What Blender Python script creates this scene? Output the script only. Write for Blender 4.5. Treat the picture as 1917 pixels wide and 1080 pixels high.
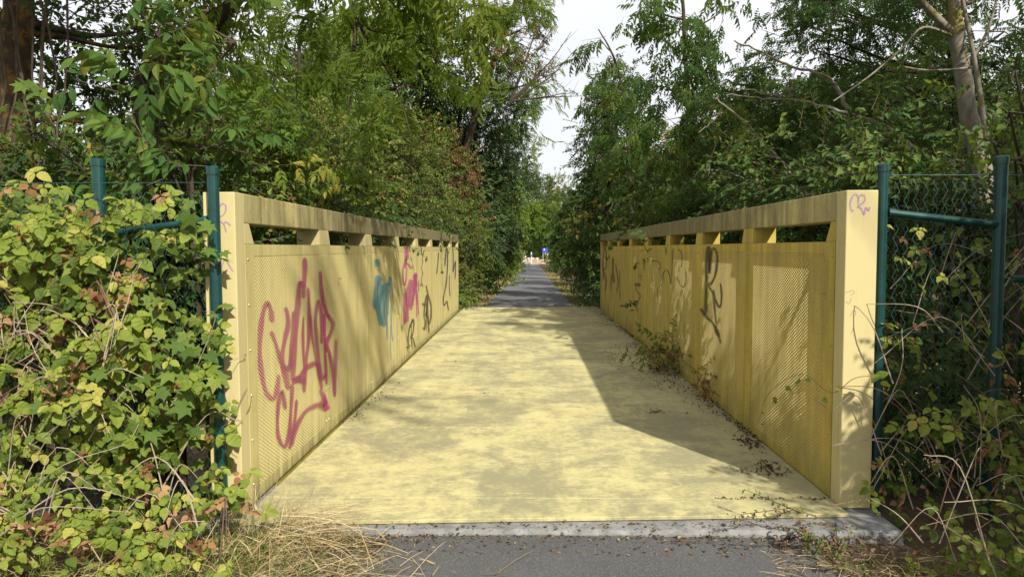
import bpy, math, random
import numpy as np
from mathutils import Matrix, Vector

R = math.radians
rng = np.random.default_rng(11)
random.seed(11)
for o in list(bpy.data.objects):
    bpy.data.objects.remove(o)
SC = bpy.context.scene
COL = SC.collection

# ------------------------------------------------------------------ camera
FPX = 1300.0
EYE = np.array([0.0, 0.0, 1.5])
PITCH, YAW, ROLL = R(3.315), R(1.156), R(-0.261)
FW = np.array([-math.sin(YAW) * math.cos(PITCH), math.cos(YAW) * math.cos(PITCH), -math.sin(PITCH)])
RT = np.array([math.cos(YAW), math.sin(YAW), 0.0])
UP = np.cross(RT, FW)
RT, UP = math.cos(ROLL) * RT + math.sin(ROLL) * UP, -math.sin(ROLL) * RT + math.cos(ROLL) * UP
cam_d = bpy.data.cameras.new('camera')
cam = bpy.data.objects.new('camera', cam_d)
COL.objects.link(cam)
cam_d.sensor_width = 36.0
cam_d.lens = FPX / 1917.0 * 36.0
cam_d.clip_end = 2000.0
cam_d.clip_start = 0.05
cam.matrix_world = Matrix([[RT[i], UP[i], -FW[i], EYE[i]] for i in range(3)] + [[0, 0, 0, 1]])
SC.camera = cam

# ------------------------------------------------------------------ sky, sun, exposure
SUN = Vector((1.06, -1.93, 1.80)).normalized()
SUN_EL = math.asin(SUN.z)
SUN_AZ = math.atan2(SUN.x, SUN.y)
world = bpy.data.worlds.new('World')
SC.world = world
world.use_nodes = True
wn, wl = world.node_tree.nodes, world.node_tree.links
wn.clear()
sky = wn.new('ShaderNodeTexSky')
sky.sky_type = 'NISHITA'
sky.sun_disc = False
sky.sun_elevation = SUN_EL
sky.sun_rotation = SUN_AZ
sky.air_density = 1.3
sky.dust_density = 4.0
tc = wn.new('ShaderNodeTexCoord')
nz = wn.new('ShaderNodeTexNoise')
nz.inputs['Scale'].default_value = 2.2
nz.inputs['Detail'].default_value = 6
nz.inputs['Roughness'].default_value = 0.55
rp = wn.new('ShaderNodeValToRGB')
rp.color_ramp.elements[0].position = 0.30
rp.color_ramp.elements[0].color = (0.8, 0.8, 0.8, 1)
rp.color_ramp.elements[1].position = 0.62
rp.color_ramp.elements[1].color = (1, 1, 1, 1)
mx = wn.new('ShaderNodeMix')
mx.data_type = 'RGBA'
mx.inputs['B'].default_value = (7.3, 7.4, 7.65, 1)      # thin white cloud veil
bg = wn.new('ShaderNodeBackground')
bg.inputs['Strength'].default_value = 0.10
wo = wn.new('ShaderNodeOutputWorld')
wl.new(tc.outputs['Generated'], nz.inputs['Vector'])
wl.new(nz.outputs['Fac'], rp.inputs['Fac'])
wl.new(rp.outputs['Color'], mx.inputs['Factor'])
wl.new(sky.outputs['Color'], mx.inputs['A'])
wl.new(mx.outputs['Result'], bg.inputs['Color'])
wl.new(bg.outputs['Background'], wo.inputs['Surface'])

sun_d = bpy.data.lights.new('sun', 'SUN')
sun_d.energy = 5.0
sun_d.angle = R(0.8)
sun_d.color = (1.0, 0.95, 0.85)
sun = bpy.data.objects.new('sun', sun_d)
COL.objects.link(sun)
sun.rotation_euler = SUN.to_track_quat('Z', 'Y').to_euler()
sun.location = (8, -14, 14)

SC.view_settings.view_transform = 'Standard'
SC.view_settings.look = 'None'
SC.view_settings.exposure = 0.52
SC.view_settings.gamma = 1.0
SC.render.engine = 'CYCLES'
SC.cycles.max_bounces = 6
SC.cycles.diffuse_bounces = 3
SC.cycles.glossy_bounces = 2
SC.cycles.transmission_bounces = 4
SC.cycles.transparent_max_bounces = 24
SC.cycles.use_denoising = True


def at(px, py, Y):
    """world point seen at photo pixel (px, py) standing at distance Y along the bridge axis"""
    d = FW + RT * (px - 958.5) / FPX - UP * (py - 540.0) / FPX
    return EYE + d * (Y / d[1])


def on_x(px, py, X):
    d = FW + RT * (px - 958.5) / FPX - UP * (py - 540.0) / FPX
    return EYE + d * (X / d[0])


# ------------------------------------------------------------------ object helpers
WLOC = {}


def setp(o, label=None, cat=None, group=None, kind=None):
    if label: o['label'] = label
    if cat: o['category'] = cat
    if group: o['group'] = group
    if kind: o['kind'] = kind
    return o


def empty(name, loc, label=None, cat=None, group=None, kind=None):
    o = bpy.data.objects.new(name, None)
    o.empty_display_size = 0.2
    COL.objects.link(o)
    o.location = loc
    WLOC[o.name] = np.array(loc, float)
    return setp(o, label, cat, group, kind)


def link(name, data, parent=None, loc=None):
    o = bpy.data.objects.new(name, data)
    COL.objects.link(o)
    if parent is not None:
        o.parent = parent
        WLOC[o.name] = WLOC[parent.name]
    else:
        WLOC[o.name] = np.array(loc if loc is not None else (0, 0, 0), float)
        if loc is not None:
            o.location = loc
    return o


def make_mesh(name, parts, mats, smooth=False):
    """parts: list of (V (n,3), F (m,k) int, material index, tint per face or None)"""
    me = bpy.data.meshes.new(name)
    parts = [p for p in parts if len(p[0]) and len(p[1])]
    nv = sum(len(p[0]) for p in parts)
    if nv == 0:
        return me
    V = np.concatenate([np.asarray(p[0], np.float32) for p in parts])
    loops, starts, tots, mi, tint = [], [], [], [], []
    off, ls = 0, 0
    for p in parts:
        F = np.asarray(p[1], np.int32)
        m, k = F.shape
        loops.append((F + off).ravel())
        starts.append(ls + np.arange(m, dtype=np.int32) * k)
        tots.append(np.full(m, k, np.int32))
        mi.append(np.full(m, p[2], np.int32))
        t = p[3] if len(p) > 3 and p[3] is not None else np.full(m, 0.5)
        tint.append(np.asarray(t, np.float32))
        off += len(p[0])
        ls += m * k
    loops = np.concatenate(loops)
    starts = np.concatenate(starts)
    tots = np.concatenate(tots)
    me.vertices.add(nv)
    me.vertices.foreach_set('co', V.ravel())
    me.loops.add(len(loops))
    me.loops.foreach_set('vertex_index', loops)
    me.polygons.add(len(starts))
    me.polygons.foreach_set('loop_start', starts)
    me.polygons.foreach_set('loop_total', tots)
    for m_ in mats:
        me.materials.append(m_)
    me.polygons.foreach_set('material_index', np.concatenate(mi))
    me.polygons.foreach_set('use_smooth', np.full(len(starts), bool(smooth)))
    a = me.attributes.new('tint', 'FLOAT', 'FACE')
    a.data.foreach_set('value', np.concatenate(tint))
    me.update(calc_edges=True)
    return me


def obj(name, parts, mats, parent=None, loc=None, smooth=False):
    """parts in world coordinates"""
    if not isinstance(mats, (list, tuple)):
        mats = [mats]
    o0 = WLOC[parent.name] if parent is not None else (np.array(loc, float) if loc is not None else np.zeros(3))
    parts = [(np.asarray(p[0], float) - o0,) + tuple(p[1:]) for p in parts if len(p[0])]
    return link(name, make_mesh(name, parts, mats, smooth), parent, loc)


BOXF = np.array([[0, 1, 3, 2], [4, 6, 7, 5], [0, 4, 5, 1], [2, 3, 7, 6], [0, 2, 6, 4], [1, 5, 7, 3]])


def box(x0, x1, y0, y1, z0, z1, m=0):
    V = np.array([[x, y, z] for x in (x0, x1) for y in (y0, y1) for z in (z0, z1)], float)
    return (V, BOXF, m, None)


def bevel(o, w=0.004, seg=2):
    b = o.modifiers.new('bevel', 'BEVEL')
    b.width = w
    b.segments = seg
    b.limit_method = 'ANGLE'
    return o


def tube(pts, rad, sides=6, m=0, cap=False):
    P = np.asarray(pts, float)
    n = len(P)
    rad = np.broadcast_to(np.asarray(rad, float), (n,))
    T = np.gradient(P, axis=0)
    T /= np.linalg.norm(T, axis=1)[:, None] + 1e-9
    ref = np.array([0, 0, 1.0]) if abs(T[0][2]) < 0.9 else np.array([1.0, 0, 0])
    V = []
    for i in range(n):
        a = np.cross(T[i], ref)
        a /= np.linalg.norm(a) + 1e-9
        b = np.cross(T[i], a)
        ref = np.cross(a, T[i])
        if np.linalg.norm(ref) < 1e-6: ref = b
        ang = np.arange(sides) / sides * 2 * math.pi
        V.append(P[i] + rad[i] * (np.cos(ang)[:, None] * a + np.sin(ang)[:, None] * b))
    V = np.concatenate(V)
    F = []
    for i in range(n - 1):
        for k in range(sides):
            k2 = (k + 1) % sides
            F.append([i * sides + k, i * sides + k2, (i + 1) * sides + k2, (i + 1) * sides + k])
    F = np.array(F)
    out = [(V, F, m, None)]
    if cap:
        c0, c1 = P[0], P[-1]
        V2 = np.concatenate([V[:sides], [c0], V[-sides:], [c1]])
        F2 = [[k, (k + 1) % sides, sides] for k in range(sides)] + \
             [[sides + 1 + k, sides + 1 + (k + 1) % sides, 2 * sides + 1] for k in range(sides)]
        out.append((V2, np.array(F2), m, None))
    return out


def smooth_line(pts, n=6):
    P = np.asarray(pts, float)
    if len(P) < 3:
        t = np.linspace(0, 1, n + 1)[:, None]
        return P[0] * (1 - t) + P[-1] * t
    Q = np.concatenate([[2 * P[0] - P[1]], P, [2 * P[-1] - P[-2]]])
    out = []
    for i in range(1, len(Q) - 2):
        for t in np.arange(n) / n:
            a, b, c, d = Q[i - 1], Q[i], Q[i + 1], Q[i + 2]
            out.append(0.5 * ((2 * b) + (c - a) * t + (2 * a - 5 * b + 4 * c - d) * t * t + (3 * b - a - 3 * c + d) * t ** 3))
    out.append(P[-1])
    return np.array(out)


def limb(pts, r0, r1, sides=7, m=0, n=5, wob=0.0):
    L = smooth_line(pts, n)
    if wob:
        L = L + rng.normal(0, wob, L.shape)
    return tube(L, np.linspace(r0, r1, len(L)), sides, m)


# ------------------------------------------------------------------ materials
class NT:
    def __init__(s, name):
        s.m = bpy.data.materials.new(name)
        s.m.use_nodes = True
        s.n, s.l = s.m.node_tree.nodes, s.m.node_tree.links
        s.b = s.n['Principled BSDF']
        s.out = s.n['Material Output']
        s._tc = None

    def new(s, t, **kw):
        nd = s.n.new(t)
        for k, v in kw.items(): setattr(nd, k, v)
        return nd

    def co(s, which='Object'):
        if s._tc is None: s._tc = s.new('ShaderNodeTexCoord')
        return s._tc.outputs[which]

    def pos(s):
        return s.new('ShaderNodeNewGeometry').outputs['Position']

    def mapping(s, vec, scale):
        mp = s.new('ShaderNodeMapping')
        mp.inputs['Scale'].default_value = scale
        s.l.new(vec, mp.inputs['Vector'])
        return mp.outputs['Vector']

    def noise(s, vec, scale, detail=4, rough=0.55, dist=0.0):
        nd = s.new('ShaderNodeTexNoise')
        nd.inputs['Scale'].default_value = scale
        nd.inputs['Detail'].default_value = detail
        nd.inputs['Roughness'].default_value = rough
        nd.inputs['Distortion'].default_value = dist
        if vec is not None: s.l.new(vec, nd.inputs['Vector'])
        return nd.outputs['Fac']

    def ramp(s, fac, stops):
        nd = s.new('ShaderNodeValToRGB')
        e = nd.color_ramp.elements
        while len(e) < len(stops): e.new(0.5)
        for el, (p, c) in zip(e, stops):
            el.position = p
            el.color = (c, c, c, 1) if isinstance(c, (int, float)) else tuple(c) + (1,)
        s.l.new(fac, nd.inputs['Fac'])
        return nd.outputs['Color']

    def mix(s, fac, a, b, mode='MIX'):
        nd = s.new('ShaderNodeMix', data_type='RGBA', blend_type=mode)
        for sock, v in (('Factor', fac), ('A', a), ('B', b)):
            if isinstance(v, (int, float)): nd.inputs[sock].default_value = v if sock == 'Factor' else (v, v, v, 1)
            elif isinstance(v, tuple): nd.inputs[sock].default_value = v + (1,)
            else: s.l.new(v, nd.inputs[sock])
        return nd.outputs['Result']

    def math(s, op, a, b=None, c=None):
        nd = s.new('ShaderNodeMath', operation=op)
        for i, v in enumerate((a, b, c)):
            if v is None: continue
            if isinstance(v, (int, float)): nd.inputs[i].default_value = v
            else: s.l.new(v, nd.inputs[i])
        return nd.outputs[0]

    def bump(s, h, strength=0.3, dist=0.01):
        nd = s.new('ShaderNodeBump')
        nd.inputs['Strength'].default_value = strength
        nd.inputs['Distance'].default_value = dist
        s.l.new(h, nd.inputs['Height'])
        s.l.new(nd.outputs['Normal'], s.b.inputs['Normal'])

    def set(s, col=None, rough=None, spec=None):
        for k, v in (('Base Color', col), ('Roughness', rough), ('Specular IOR Level', spec)):
            if v is None: continue
            if isinstance(v, (int, float)): s.b.inputs[k].default_value = v
            elif isinstance(v, tuple): s.b.inputs[k].default_value = v + (1,)
            else: s.l.new(v, s.b.inputs[k])
        return s


def leaf_mat(name, stops, trans=0.35, tcol=(0.30, 0.36, 0.05), rough=0.6, spec=0.14):
    t = NT(name)
    at_ = t.new('ShaderNodeAttribute', attribute_name='tint')
    col = t.ramp(at_.outputs['Fac'], stops)
    t.set(col, rough, spec)
    tr = t.new('ShaderNodeBsdfTranslucent')
    tcn = t.mix(0.45, col, tcol)
    t.l.new(tcn, tr.inputs['Color'])
    ms = t.new('ShaderNodeMixShader')
    ms.inputs[0].default_value = trans
    t.l.new(t.b.outputs[0], ms.inputs[1])
    t.l.new(tr.outputs[0], ms.inputs[2])
    t.l.new(ms.outputs[0], t.out.inputs['Surface'])
    return t.m


def bark_mat(name, a, b, lichen=None, scale=18.0):
    t = NT(name)
    v = t.mapping(t.pos(), (1, 1, 0.35))
    n = t.noise(v, scale, 6, 0.65)
    col = t.ramp(n, [(0.3, a), (0.7, b)])
    if lichen:
        l = t.ramp(t.noise(t.pos(), 5.0, 5, 0.7), [(0.52, 0.0), (0.62, 1.0)])
        col = t.mix(l, col, lichen)
    t.set(col, 0.9, 0.2)
    t.bump(n, 0.6, 0.02)
    return t.m


G = lambda r, g, b: (r, g, b)
M = {}
M['ash'] = leaf_mat('ash_leaf', [(0.0, G(0.029, 0.070, 0.019)), (.5, G(0.055, 0.114, 0.022)), (.85, G(0.090, 0.154, 0.027)), (1.0, G(.17, .16, .03))])
M['ash_light'] = leaf_mat('ash_leaf_light', [(0.0, G(0.059, 0.114, 0.015)), (.5, G(0.104, 0.177, 0.022)), (.9, G(0.158, 0.229, 0.031)), (1.0, G(.28, .24, .04))], 0.4)
M['robinia'] = leaf_mat('robinia_leaf', [(0.0, G(0.024, 0.066, 0.022)), (.6, G(0.043, 0.101, 0.027)), (1.0, G(0.086, 0.148, 0.033))], 0.35)
M['overhang'] = leaf_mat('overhang_leaf', [(0.0, G(.052, .090, .012)), (.6, G(.085, .135, .016)), (1.0, G(.145, .175, .025))], 0.5, (0.29, 0.38, 0.03))
M['dark'] = leaf_mat('dark_leaf', [(0.0, G(0.019, 0.051, 0.014)), (.5, G(0.041, 0.091, 0.019)), (.85, G(0.077, 0.133, 0.026)), (1.0, G(0.120, 0.164, 0.035))], 0.25)
M['ivy'] = leaf_mat('ivy_leaf', [(0.0, G(0.019, 0.055, 0.013)), (.6, G(0.038, 0.093, 0.018)), (1.0, G(0.077, 0.138, 0.027))], 0.15, rough=0.45, spec=0.25)
M['mixed'] = leaf_mat('mixed_leaf', [(0.0, G(0.040, 0.077, 0.015)), (.40, G(0.086, 0.140, 0.022)), (.74, G(0.153, 0.203, 0.035)), (.88, G(.30, .25, .05)), (.95, G(.14, .075, .03)), (1.0, G(.18, .07, .05))], 0.35)
M['hazel'] = leaf_mat('hazel_leaf', [(0.0, G(0.036, 0.073, 0.020)), (.5, G(0.068, 0.114, 0.024)), (.82, G(0.108, 0.156, 0.033)), (.93, G(.30, .26, .04)), (1.0, G(.26, .12, .03))], 0.4)
M['bramble'] = leaf_mat('bramble_leaf', [(0.0, G(.060, .10, .016)), (.4, G(.155, .205, .030)), (.8, G(.245, .285, .048)), (1.0, G(.38, .35, .08))], 0.35, (0.38, 0.44, 0.04), 0.6, 0.2)
M['hop'] = leaf_mat('hop_leaf', [(0.0, G(.06, .105, .02)), (.5, G(.10, .16, .03)), (1.0, G(.20, .24, .05))], 0.35, (0.34, 0.42, 0.05))
M['dead'] = leaf_mat('dead_leaf', [(0.0, G(.10, .045, .02)), (.5, G(.22, .11, .05)), (1.0, G(.34, .21, .11))], 0.15, (0.35, 0.18, 0.05), 0.8, 0.1)
M['straw'] = leaf_mat('straw', [(0.0, G(.22, .15, .07)), (.5, G(.42, .32, .16)), (1.0, G(.58, .48, .28))], 0.2, (0.5, 0.4, 0.15), 0.7, 0.15)
M['grass'] = leaf_mat('green_grass', [(0.0, G(.06, .09, .02)), (.6, G(.11, .15, .03)), (1.0, G(.26, .24, .08))], 0.3)
M['litter'] = leaf_mat('litter', [(0.0, G(.030, .020, .012)), (.5, G(.075, .048, .026)), (.85, G(.14, .085, .04)), (1.0, G(.30, .20, .10))], 0.05, rough=0.9, spec=0.1)
M['red'] = leaf_mat('reddish_leaf', [(0.0, G(.12, .045, .025)), (.5, G(.20, .09, .04)), (1.0, G(.26, .17, .06))], 0.25)
M['seed'] = leaf_mat('brown_seed', [(0.0, G(.12, .07, .035)), (1.0, G(.26, .16, .08))], 0.2)
M['twig'] = bark_mat('twig_bark', G(.045, .034, .024), G(.11, .085, .055), None, 30)
M['bark'] = bark_mat('dark_bark', G(.022, .017, .012), G(.075, .055, .036))
M['bark_rust'] = bark_mat('ochre_bark', G(.025, .018, .012), G(.085, .06, .035), G(.20, .11, .02))
M['bark_grey'] = bark_mat('grey_bark', G(.12, .105, .08), G(.26, .235, .19), G(.20, .17, .05))
M['cane'] = bark_mat('dry_cane', G(.20, .15, .10), G(.42, .35, .26), None, 12)
M['cane_red'] = bark_mat('purple_cane', G(.10, .045, .04), G(.22, .13, .09), None, 12)


def yellow_paint(name, kind):
    t = NT(name)
    p = t.pos()
    clean = (0.52, 0.44, 0.185)
    if kind == 'deck':
        n1 = t.noise(p, 1.3, 8, 0.62, 0.6)
        n2 = t.noise(t.mapping(p, (1.0, 1.15, 1.0)), 6.0, 9, 0.72, 0.4)
        n3 = t.noise(t.mapping(p, (2.4, 0.35, 1.0)), 2.2, 7, 0.68, 0.5)
        n4 = t.noise(t.mapping(p, (0.9, 1.2, 1.0)), 26.0, 8, 0.76, 0.2)
        s = t.math('ADD', t.math('ADD', t.math('MULTIPLY', n1, 0.36), t.math('MULTIPLY', n2, 0.28)), t.math('ADD', t.math('MULTIPLY', n3, 0.12), t.math('MULTIPLY', n4, 0.24)))
        f = t.ramp(s, [(0.445, 1.0), (0.485, 0.74), (0.515, 0.42), (0.545, 0.18), (0.585, 0.0)])
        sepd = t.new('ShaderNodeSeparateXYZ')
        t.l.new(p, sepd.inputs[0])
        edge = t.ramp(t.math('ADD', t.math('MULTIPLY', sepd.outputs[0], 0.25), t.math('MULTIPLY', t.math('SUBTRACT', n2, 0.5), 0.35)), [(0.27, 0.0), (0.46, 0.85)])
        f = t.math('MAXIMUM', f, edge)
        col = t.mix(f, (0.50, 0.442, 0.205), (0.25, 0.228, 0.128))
        sp = t.ramp(t.noise(p, 90.0, 3, 0.7), [(0.62, 0.0), (0.72, 1.0)])
        col = t.mix(t.math('MULTIPLY', sp, 0.5), col, (0.16, 0.14, 0.08))
        t.set(col, 0.85, 0.25)
        t.bump(t.noise(p, 160.0, 3, 0.6), 0.25, 0.004)
        return t.m
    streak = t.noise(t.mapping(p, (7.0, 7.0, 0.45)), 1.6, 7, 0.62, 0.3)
    blotch = t.noise(t.mapping(p, (1.0, 1.0, 0.7)), 3.2, 7, 0.65, 0.5)
    fine = t.noise(p, 45.0, 5, 0.7)
    sep = t.new('ShaderNodeSeparateXYZ')
    t.l.new(p, sep.inputs[0])
    y, z = sep.outputs[1], sep.outputs[2]
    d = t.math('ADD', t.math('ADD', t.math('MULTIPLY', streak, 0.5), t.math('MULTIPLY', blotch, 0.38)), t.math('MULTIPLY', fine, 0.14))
    if kind == 'beam':
        far = t.ramp(t.math('MULTIPLY', y, 0.1), [(0.42, 0.0), (0.75, 0.16)])
        d = t.math('ADD', d, far)
        f = t.ramp(d, [(0.43, 0.0), (0.52, 0.5), (0.64, 0.95)])
        col = t.mix(f, clean, (0.15, 0.13, 0.065))
    elif kind == 'weathered':
        f = t.ramp(d, [(0.40, 0.0), (0.52, 0.40), (0.68, 0.95)])
        col = t.mix(f, (0.54, 0.405, 0.078), (0.22, 0.175, 0.045))  # same yellow plus grime; mustard tone of the shaded side put into the base
        gr = t.math('MULTIPLY', t.ramp(z, [(0.0, 0.55), (0.35, 0.0)]), t.ramp(blotch, [(0.35, 0.2), (0.6, 1.0)]))
        col = t.mix(gr, col, (0.16, 0.17, 0.05))
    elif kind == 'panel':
        f = t.ramp(d, [(0.41, 0.0), (0.53, 0.35), (0.66, 0.80)])  # real grime, with streaks deepened to stand in for tree shadow
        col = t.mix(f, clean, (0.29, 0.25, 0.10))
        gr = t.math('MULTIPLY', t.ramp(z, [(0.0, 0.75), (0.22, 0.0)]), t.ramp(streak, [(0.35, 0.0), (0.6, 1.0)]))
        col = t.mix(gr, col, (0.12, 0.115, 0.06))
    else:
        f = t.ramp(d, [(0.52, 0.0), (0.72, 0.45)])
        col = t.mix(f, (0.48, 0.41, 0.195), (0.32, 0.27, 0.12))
    chip = t.math('MULTIPLY', t.ramp(t.noise(p, 26.0, 6, 0.75), [(0.67, 0.0), (0.71, 1.0)]), t.ramp(blotch, [(0.48, 0.0), (0.58, 1.0)]))
    col = t.mix(t.math('MULTIPLY', chip, 0.8), col, (0.15, 0.09, 0.04))
    runs = t.ramp(t.noise(t.mapping(p, (26.0, 26.0, 0.5)), 1.5, 4, 0.6), [(0.60, 0.0), (0.70, 1.0)])
    col = t.mix(t.math('MULTIPLY', runs, t.math('MULTIPLY', blotch, 0.55)), col, (0.19, 0.16, 0.075))
    t.set(col, t.ramp(d, [(0.4, 0.45), (0.65, 0.75)]), 0.3)
    t.bump(t.math('ADD', fine, t.math('MULTIPLY', blotch, 2.0)), 0.12, 0.004)
    return t.m


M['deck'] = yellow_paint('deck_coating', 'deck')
M['beam'] = yellow_paint('beam_paint', 'beam')
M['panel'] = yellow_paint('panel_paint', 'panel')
M['weathered'] = yellow_paint('shaded_weathered_paint', 'weathered')  # shaded-side copy of the panel paint, with its own grime
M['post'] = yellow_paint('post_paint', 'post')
t = NT('dark_steel'); t.set((0.05, 0.045, 0.035), 0.6); M['steel'] = t.m
t = NT('bolt_head'); t.set((0.30, 0.25, 0.14), 0.45); t.b.inputs['Metallic'].default_value = 0.5; M['bolt'] = t.m

t = NT('green_coating')
n = t.noise(t.pos(), 14.0, 5, 0.6)
t.set(t.ramp(n, [(0.3, G(.0015, .027, .024)), (0.7, G(.003, .050, .043))]), 0.38, 0.5)
t.bump(n, 0.08, 0.002); M['green'] = t.m
t = NT('wire'); t.set((0.015, 0.06, 0.052), 0.45); M['wire'] = t.m

t = NT('asphalt')
p = t.pos()
vz = t.new('ShaderNodeTexVoronoi'); vz.inputs['Scale'].default_value = 170.0
t.l.new(p, vz.inputs['Vector'])
chips = t.ramp(vz.outputs['Color'], [(0.55, 0.0), (0.95, 1.0)])
big = t.noise(p, 1.2, 6, 0.6)
col = t.mix(chips, t.ramp(big, [(0.3, G(.062, .061, .060)), (0.7, G(.088, .087, .085))]), (0.135, 0.132, 0.127))
t.set(col, 0.9, 0.25)
t.bump(t.math('ADD', vz.outputs['Distance'], t.noise(p, 200.0, 3)), 0.5, 0.004); M['asphalt'] = t.m

t = NT('old_asphalt')
p = t.pos()
t.set(t.ramp(t.noise(p, 2.0, 6, 0.65), [(0.3, G(.10, .099, .10)), (0.7, G(.155, .153, .153))]), 0.9, 0.2); M['old_asphalt'] = t.m

t = NT('concrete')
p = t.pos()
n = t.noise(p, 9.0, 8, 0.7)
pit = t.ramp(t.noise(p, 38.0, 4, 0.6), [(0.60, 0.0), (0.68, 1.0)])
t.set(t.mix(pit, t.ramp(n, [(0.3, G(.11, .108, .10)), (0.5, G(.19, .187, .178)), (0.7, G(.29, .285, .275))]), (0.07, 0.066, 0.055)), 0.9, 0.2)
t.bump(n, 0.5, 0.01); M['concrete'] = t.m

t = NT('soil')
p = t.pos()
n = t.noise(p, 3.0, 8, 0.7)
t.set(t.ramp(n, [(0.3, G(.055, .042, .026)), (0.55, G(.12, .092, .055)), (0.75, G(.20, .16, .09))]), 0.95, 0.1)
t.bump(t.noise(p, 25.0, 6, 0.7), 0.8, 0.03); M['soil'] = t.m
t = NT('sandy_ground')
n = t.noise(t.pos(), 0.4, 6, 0.6)
t.set(t.ramp(n, [(0.3, G(.26, .17, .10)), (0.7, G(.36, .26, .16))]), 0.95, 0.1); M['sand'] = t.m


def plain(name, col, rough=0.5):
    t = NT(name)
    n = t.noise(t.pos(), 6.0, 4)
    t.set(t.mix(t.ramp(n, [(0.3, 0.0), (0.7, 1.0)]), tuple(c * 0.88 for c in col), col), rough)
    return t.m


M['blue'] = plain('blue_paint', (0.02, 0.05, 0.45))
M['white'] = plain('white_paint', (0.50, 0.51, 0.53))
M['redp'] = plain('red_paint', (0.34, 0.13, 0.07))
M['paleroad'] = plain('pale_road', (0.30, 0.33, 0.34), 0.9)

# ------------------------------------------------------------------ ground, paths
def path_z(y):
    y = np.asarray(y, float)
    return np.interp(y, [-50, 17.6, 18.7, 34.8, 52.5, 127, 170, 700], [0, 0, -0.02, -0.34, -0.60, -1.50, -1.9, -2.5])


def path_x(y):
    return np.interp(y, [-50, 17.6, 127, 700], [0.12, 0.06, 1.23, 1.4])


def ground_z(x, y):
    z = path_z(y) - 0.10 - np.where(y > 17.8, 0.0, 0.0)
    s = np.clip((np.abs(x - 0.1) - 2.3) / 1.2, 0, 1)
    inb = np.clip((y - 4.6) / 1.5, 0, 1) * np.clip((17.0 - y) / 1.5, 0, 1)
    z = z - 2.6 * inb * (0.25 + 0.75 * s) - 0.3 * inb
    far = np.clip((y - 19) / 4, 0, 1)
    z = z + 0.25 * far * np.clip((np.abs(x - path_x(y)) - 2.2) / 2.5, 0, 1)
    return z


xs = np.unique(np.concatenate([np.linspace(-300, -14, 24), np.linspace(-14, 14, 113), np.linspace(14, 300, 24)]))
ys = np.unique(np.concatenate([np.linspace(-60, -2, 14), np.linspace(-2, 24, 131), np.linspace(24, 150, 120), np.linspace(150, 700, 24)]))
XX, YY = np.meshgrid(xs, ys)
ZZ = ground_z(XX, YY)
near = (np.abs(XX) < 14) & (YY < 24)
ZZ = ZZ + np.where(near & (np.abs(XX - 0.1) > 1.5), rng.normal(0, 0.012, ZZ.shape), 0)
nx, ny = len(xs), len(ys)
idx = np.arange(nx * ny).reshape(ny, nx)
GF = np.stack([idx[:-1, :-1], idx[:-1, 1:], idx[1:, 1:], idx[1:, :-1]], -1).reshape(-1, 4)
GV = np.stack([XX, YY, ZZ], -1).reshape(-1, 3)
setp(obj('ground', [(GV, GF, 0, None)], M['soil'], smooth=True), kind='structure')


def strip(name, y0, y1, hw0, hw1, dz, mat, n=60, jag=0.03):
    yy = np.linspace(y0, y1, n)
    V = []
    for i, y in enumerate(yy):
        c = path_x(y)
        z = path_z(y) + dz
        w0, w1 = (hw0, hw1)
        V += [[c - w0 + rng.normal(0, jag), y, z], [c, y, z + 0.012], [c + w1 + rng.normal(0, jag), y, z]]
    F = []
    for i in range(n - 1):
        a = i * 3
        F += [[a, a + 1, a + 4, a + 3], [a + 1, a + 2, a + 5, a + 4]]
    return setp(obj(name, [(np.array(V), np.array(F), 0, None)], mat), kind='structure')


strip('near_path', -14, 3.678, 1.35, 1.45, -0.062, M['asphalt'])
strip('far_path', 17.66, 128, 1.15, 1.16, -0.012, M['old_asphalt'], 140)

# far clearing with a road across the end of the path
V = np.array([[-26, 129, path_z(129) - 0.02], [26, 129, path_z(129) - 0.02], [26, 175, -1.2], [-26, 175, -1.2]], float)
setp(obj('sandy_clearing', [(V, np.array([[0, 1, 2, 3]]), 0, None)], M['sand']), kind='structure')
V = np.array([[-5, 128.2, path_z(129) + 0.0], [2.2, 128.2, path_z(129) + 0.0], [3.2, 150, -1.44], [-1.0, 150, -1.44]], float)
setp(obj('pale_road', [(V, np.array([[0, 1, 2, 3]]), 0, None)], M['paleroad']), kind='structure')

# ------------------------------------------------------------------ bridge
XL, XR = -1.622, 1.820
PITCH_P = 1.605
RY0, LY0 = 4.125, 3.985
LS = 0.985
ZS, ZT, ZH = 1.532, 1.650, 1.820
TH = 0.18
DK0 = 3.79

sill = obj('concrete_sill', [box(-1.85, 2.03, 3.68, 4.4, -0.5, -0.026)], M['concrete'])
bevel(sill, 0.02, 2)
setp(sill, 'weathered grey concrete sill between the asphalt and the yellow bridge deck', 'sill')

deck = empty('bridge_deck', (0.1, 10, 0), 'yellow coated bridge deck with dirty mottled plates and thin cross joints', 'deck')
joints = [DK0, 4.10, 5.75, 7.38, 9.0, 10.62, 12.25, 13.9, 15.5, 17.66]
for i in range(len(joints) - 1):
    a, b = joints[i] + 0.0035, joints[i + 1] - 0.0035
    k = 0.035 if i == 0 else 0.0
    V = box(XL + 0.035, XR - 0.004, a, b, -0.022, 0.0)
    v = V[0].copy()
    if i == 0:
        v[:, 1] += np.where(v[:, 1] < a + 0.1, (v[:, 0] - 0.1) * 0.045, 0)
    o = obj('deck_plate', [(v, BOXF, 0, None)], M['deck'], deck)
    bevel(o, 0.003, 1)
obj('girder', [box(XL + 0.1, XR - 0.1, 4.45, 17.0, -0.45, -0.024)], M['steel'], deck)
obj('gutter', [box(XL + 0.04, XL + 0.099, 4.45, 17.0, -0.3, -0.05)], M['steel'], deck)

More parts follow.
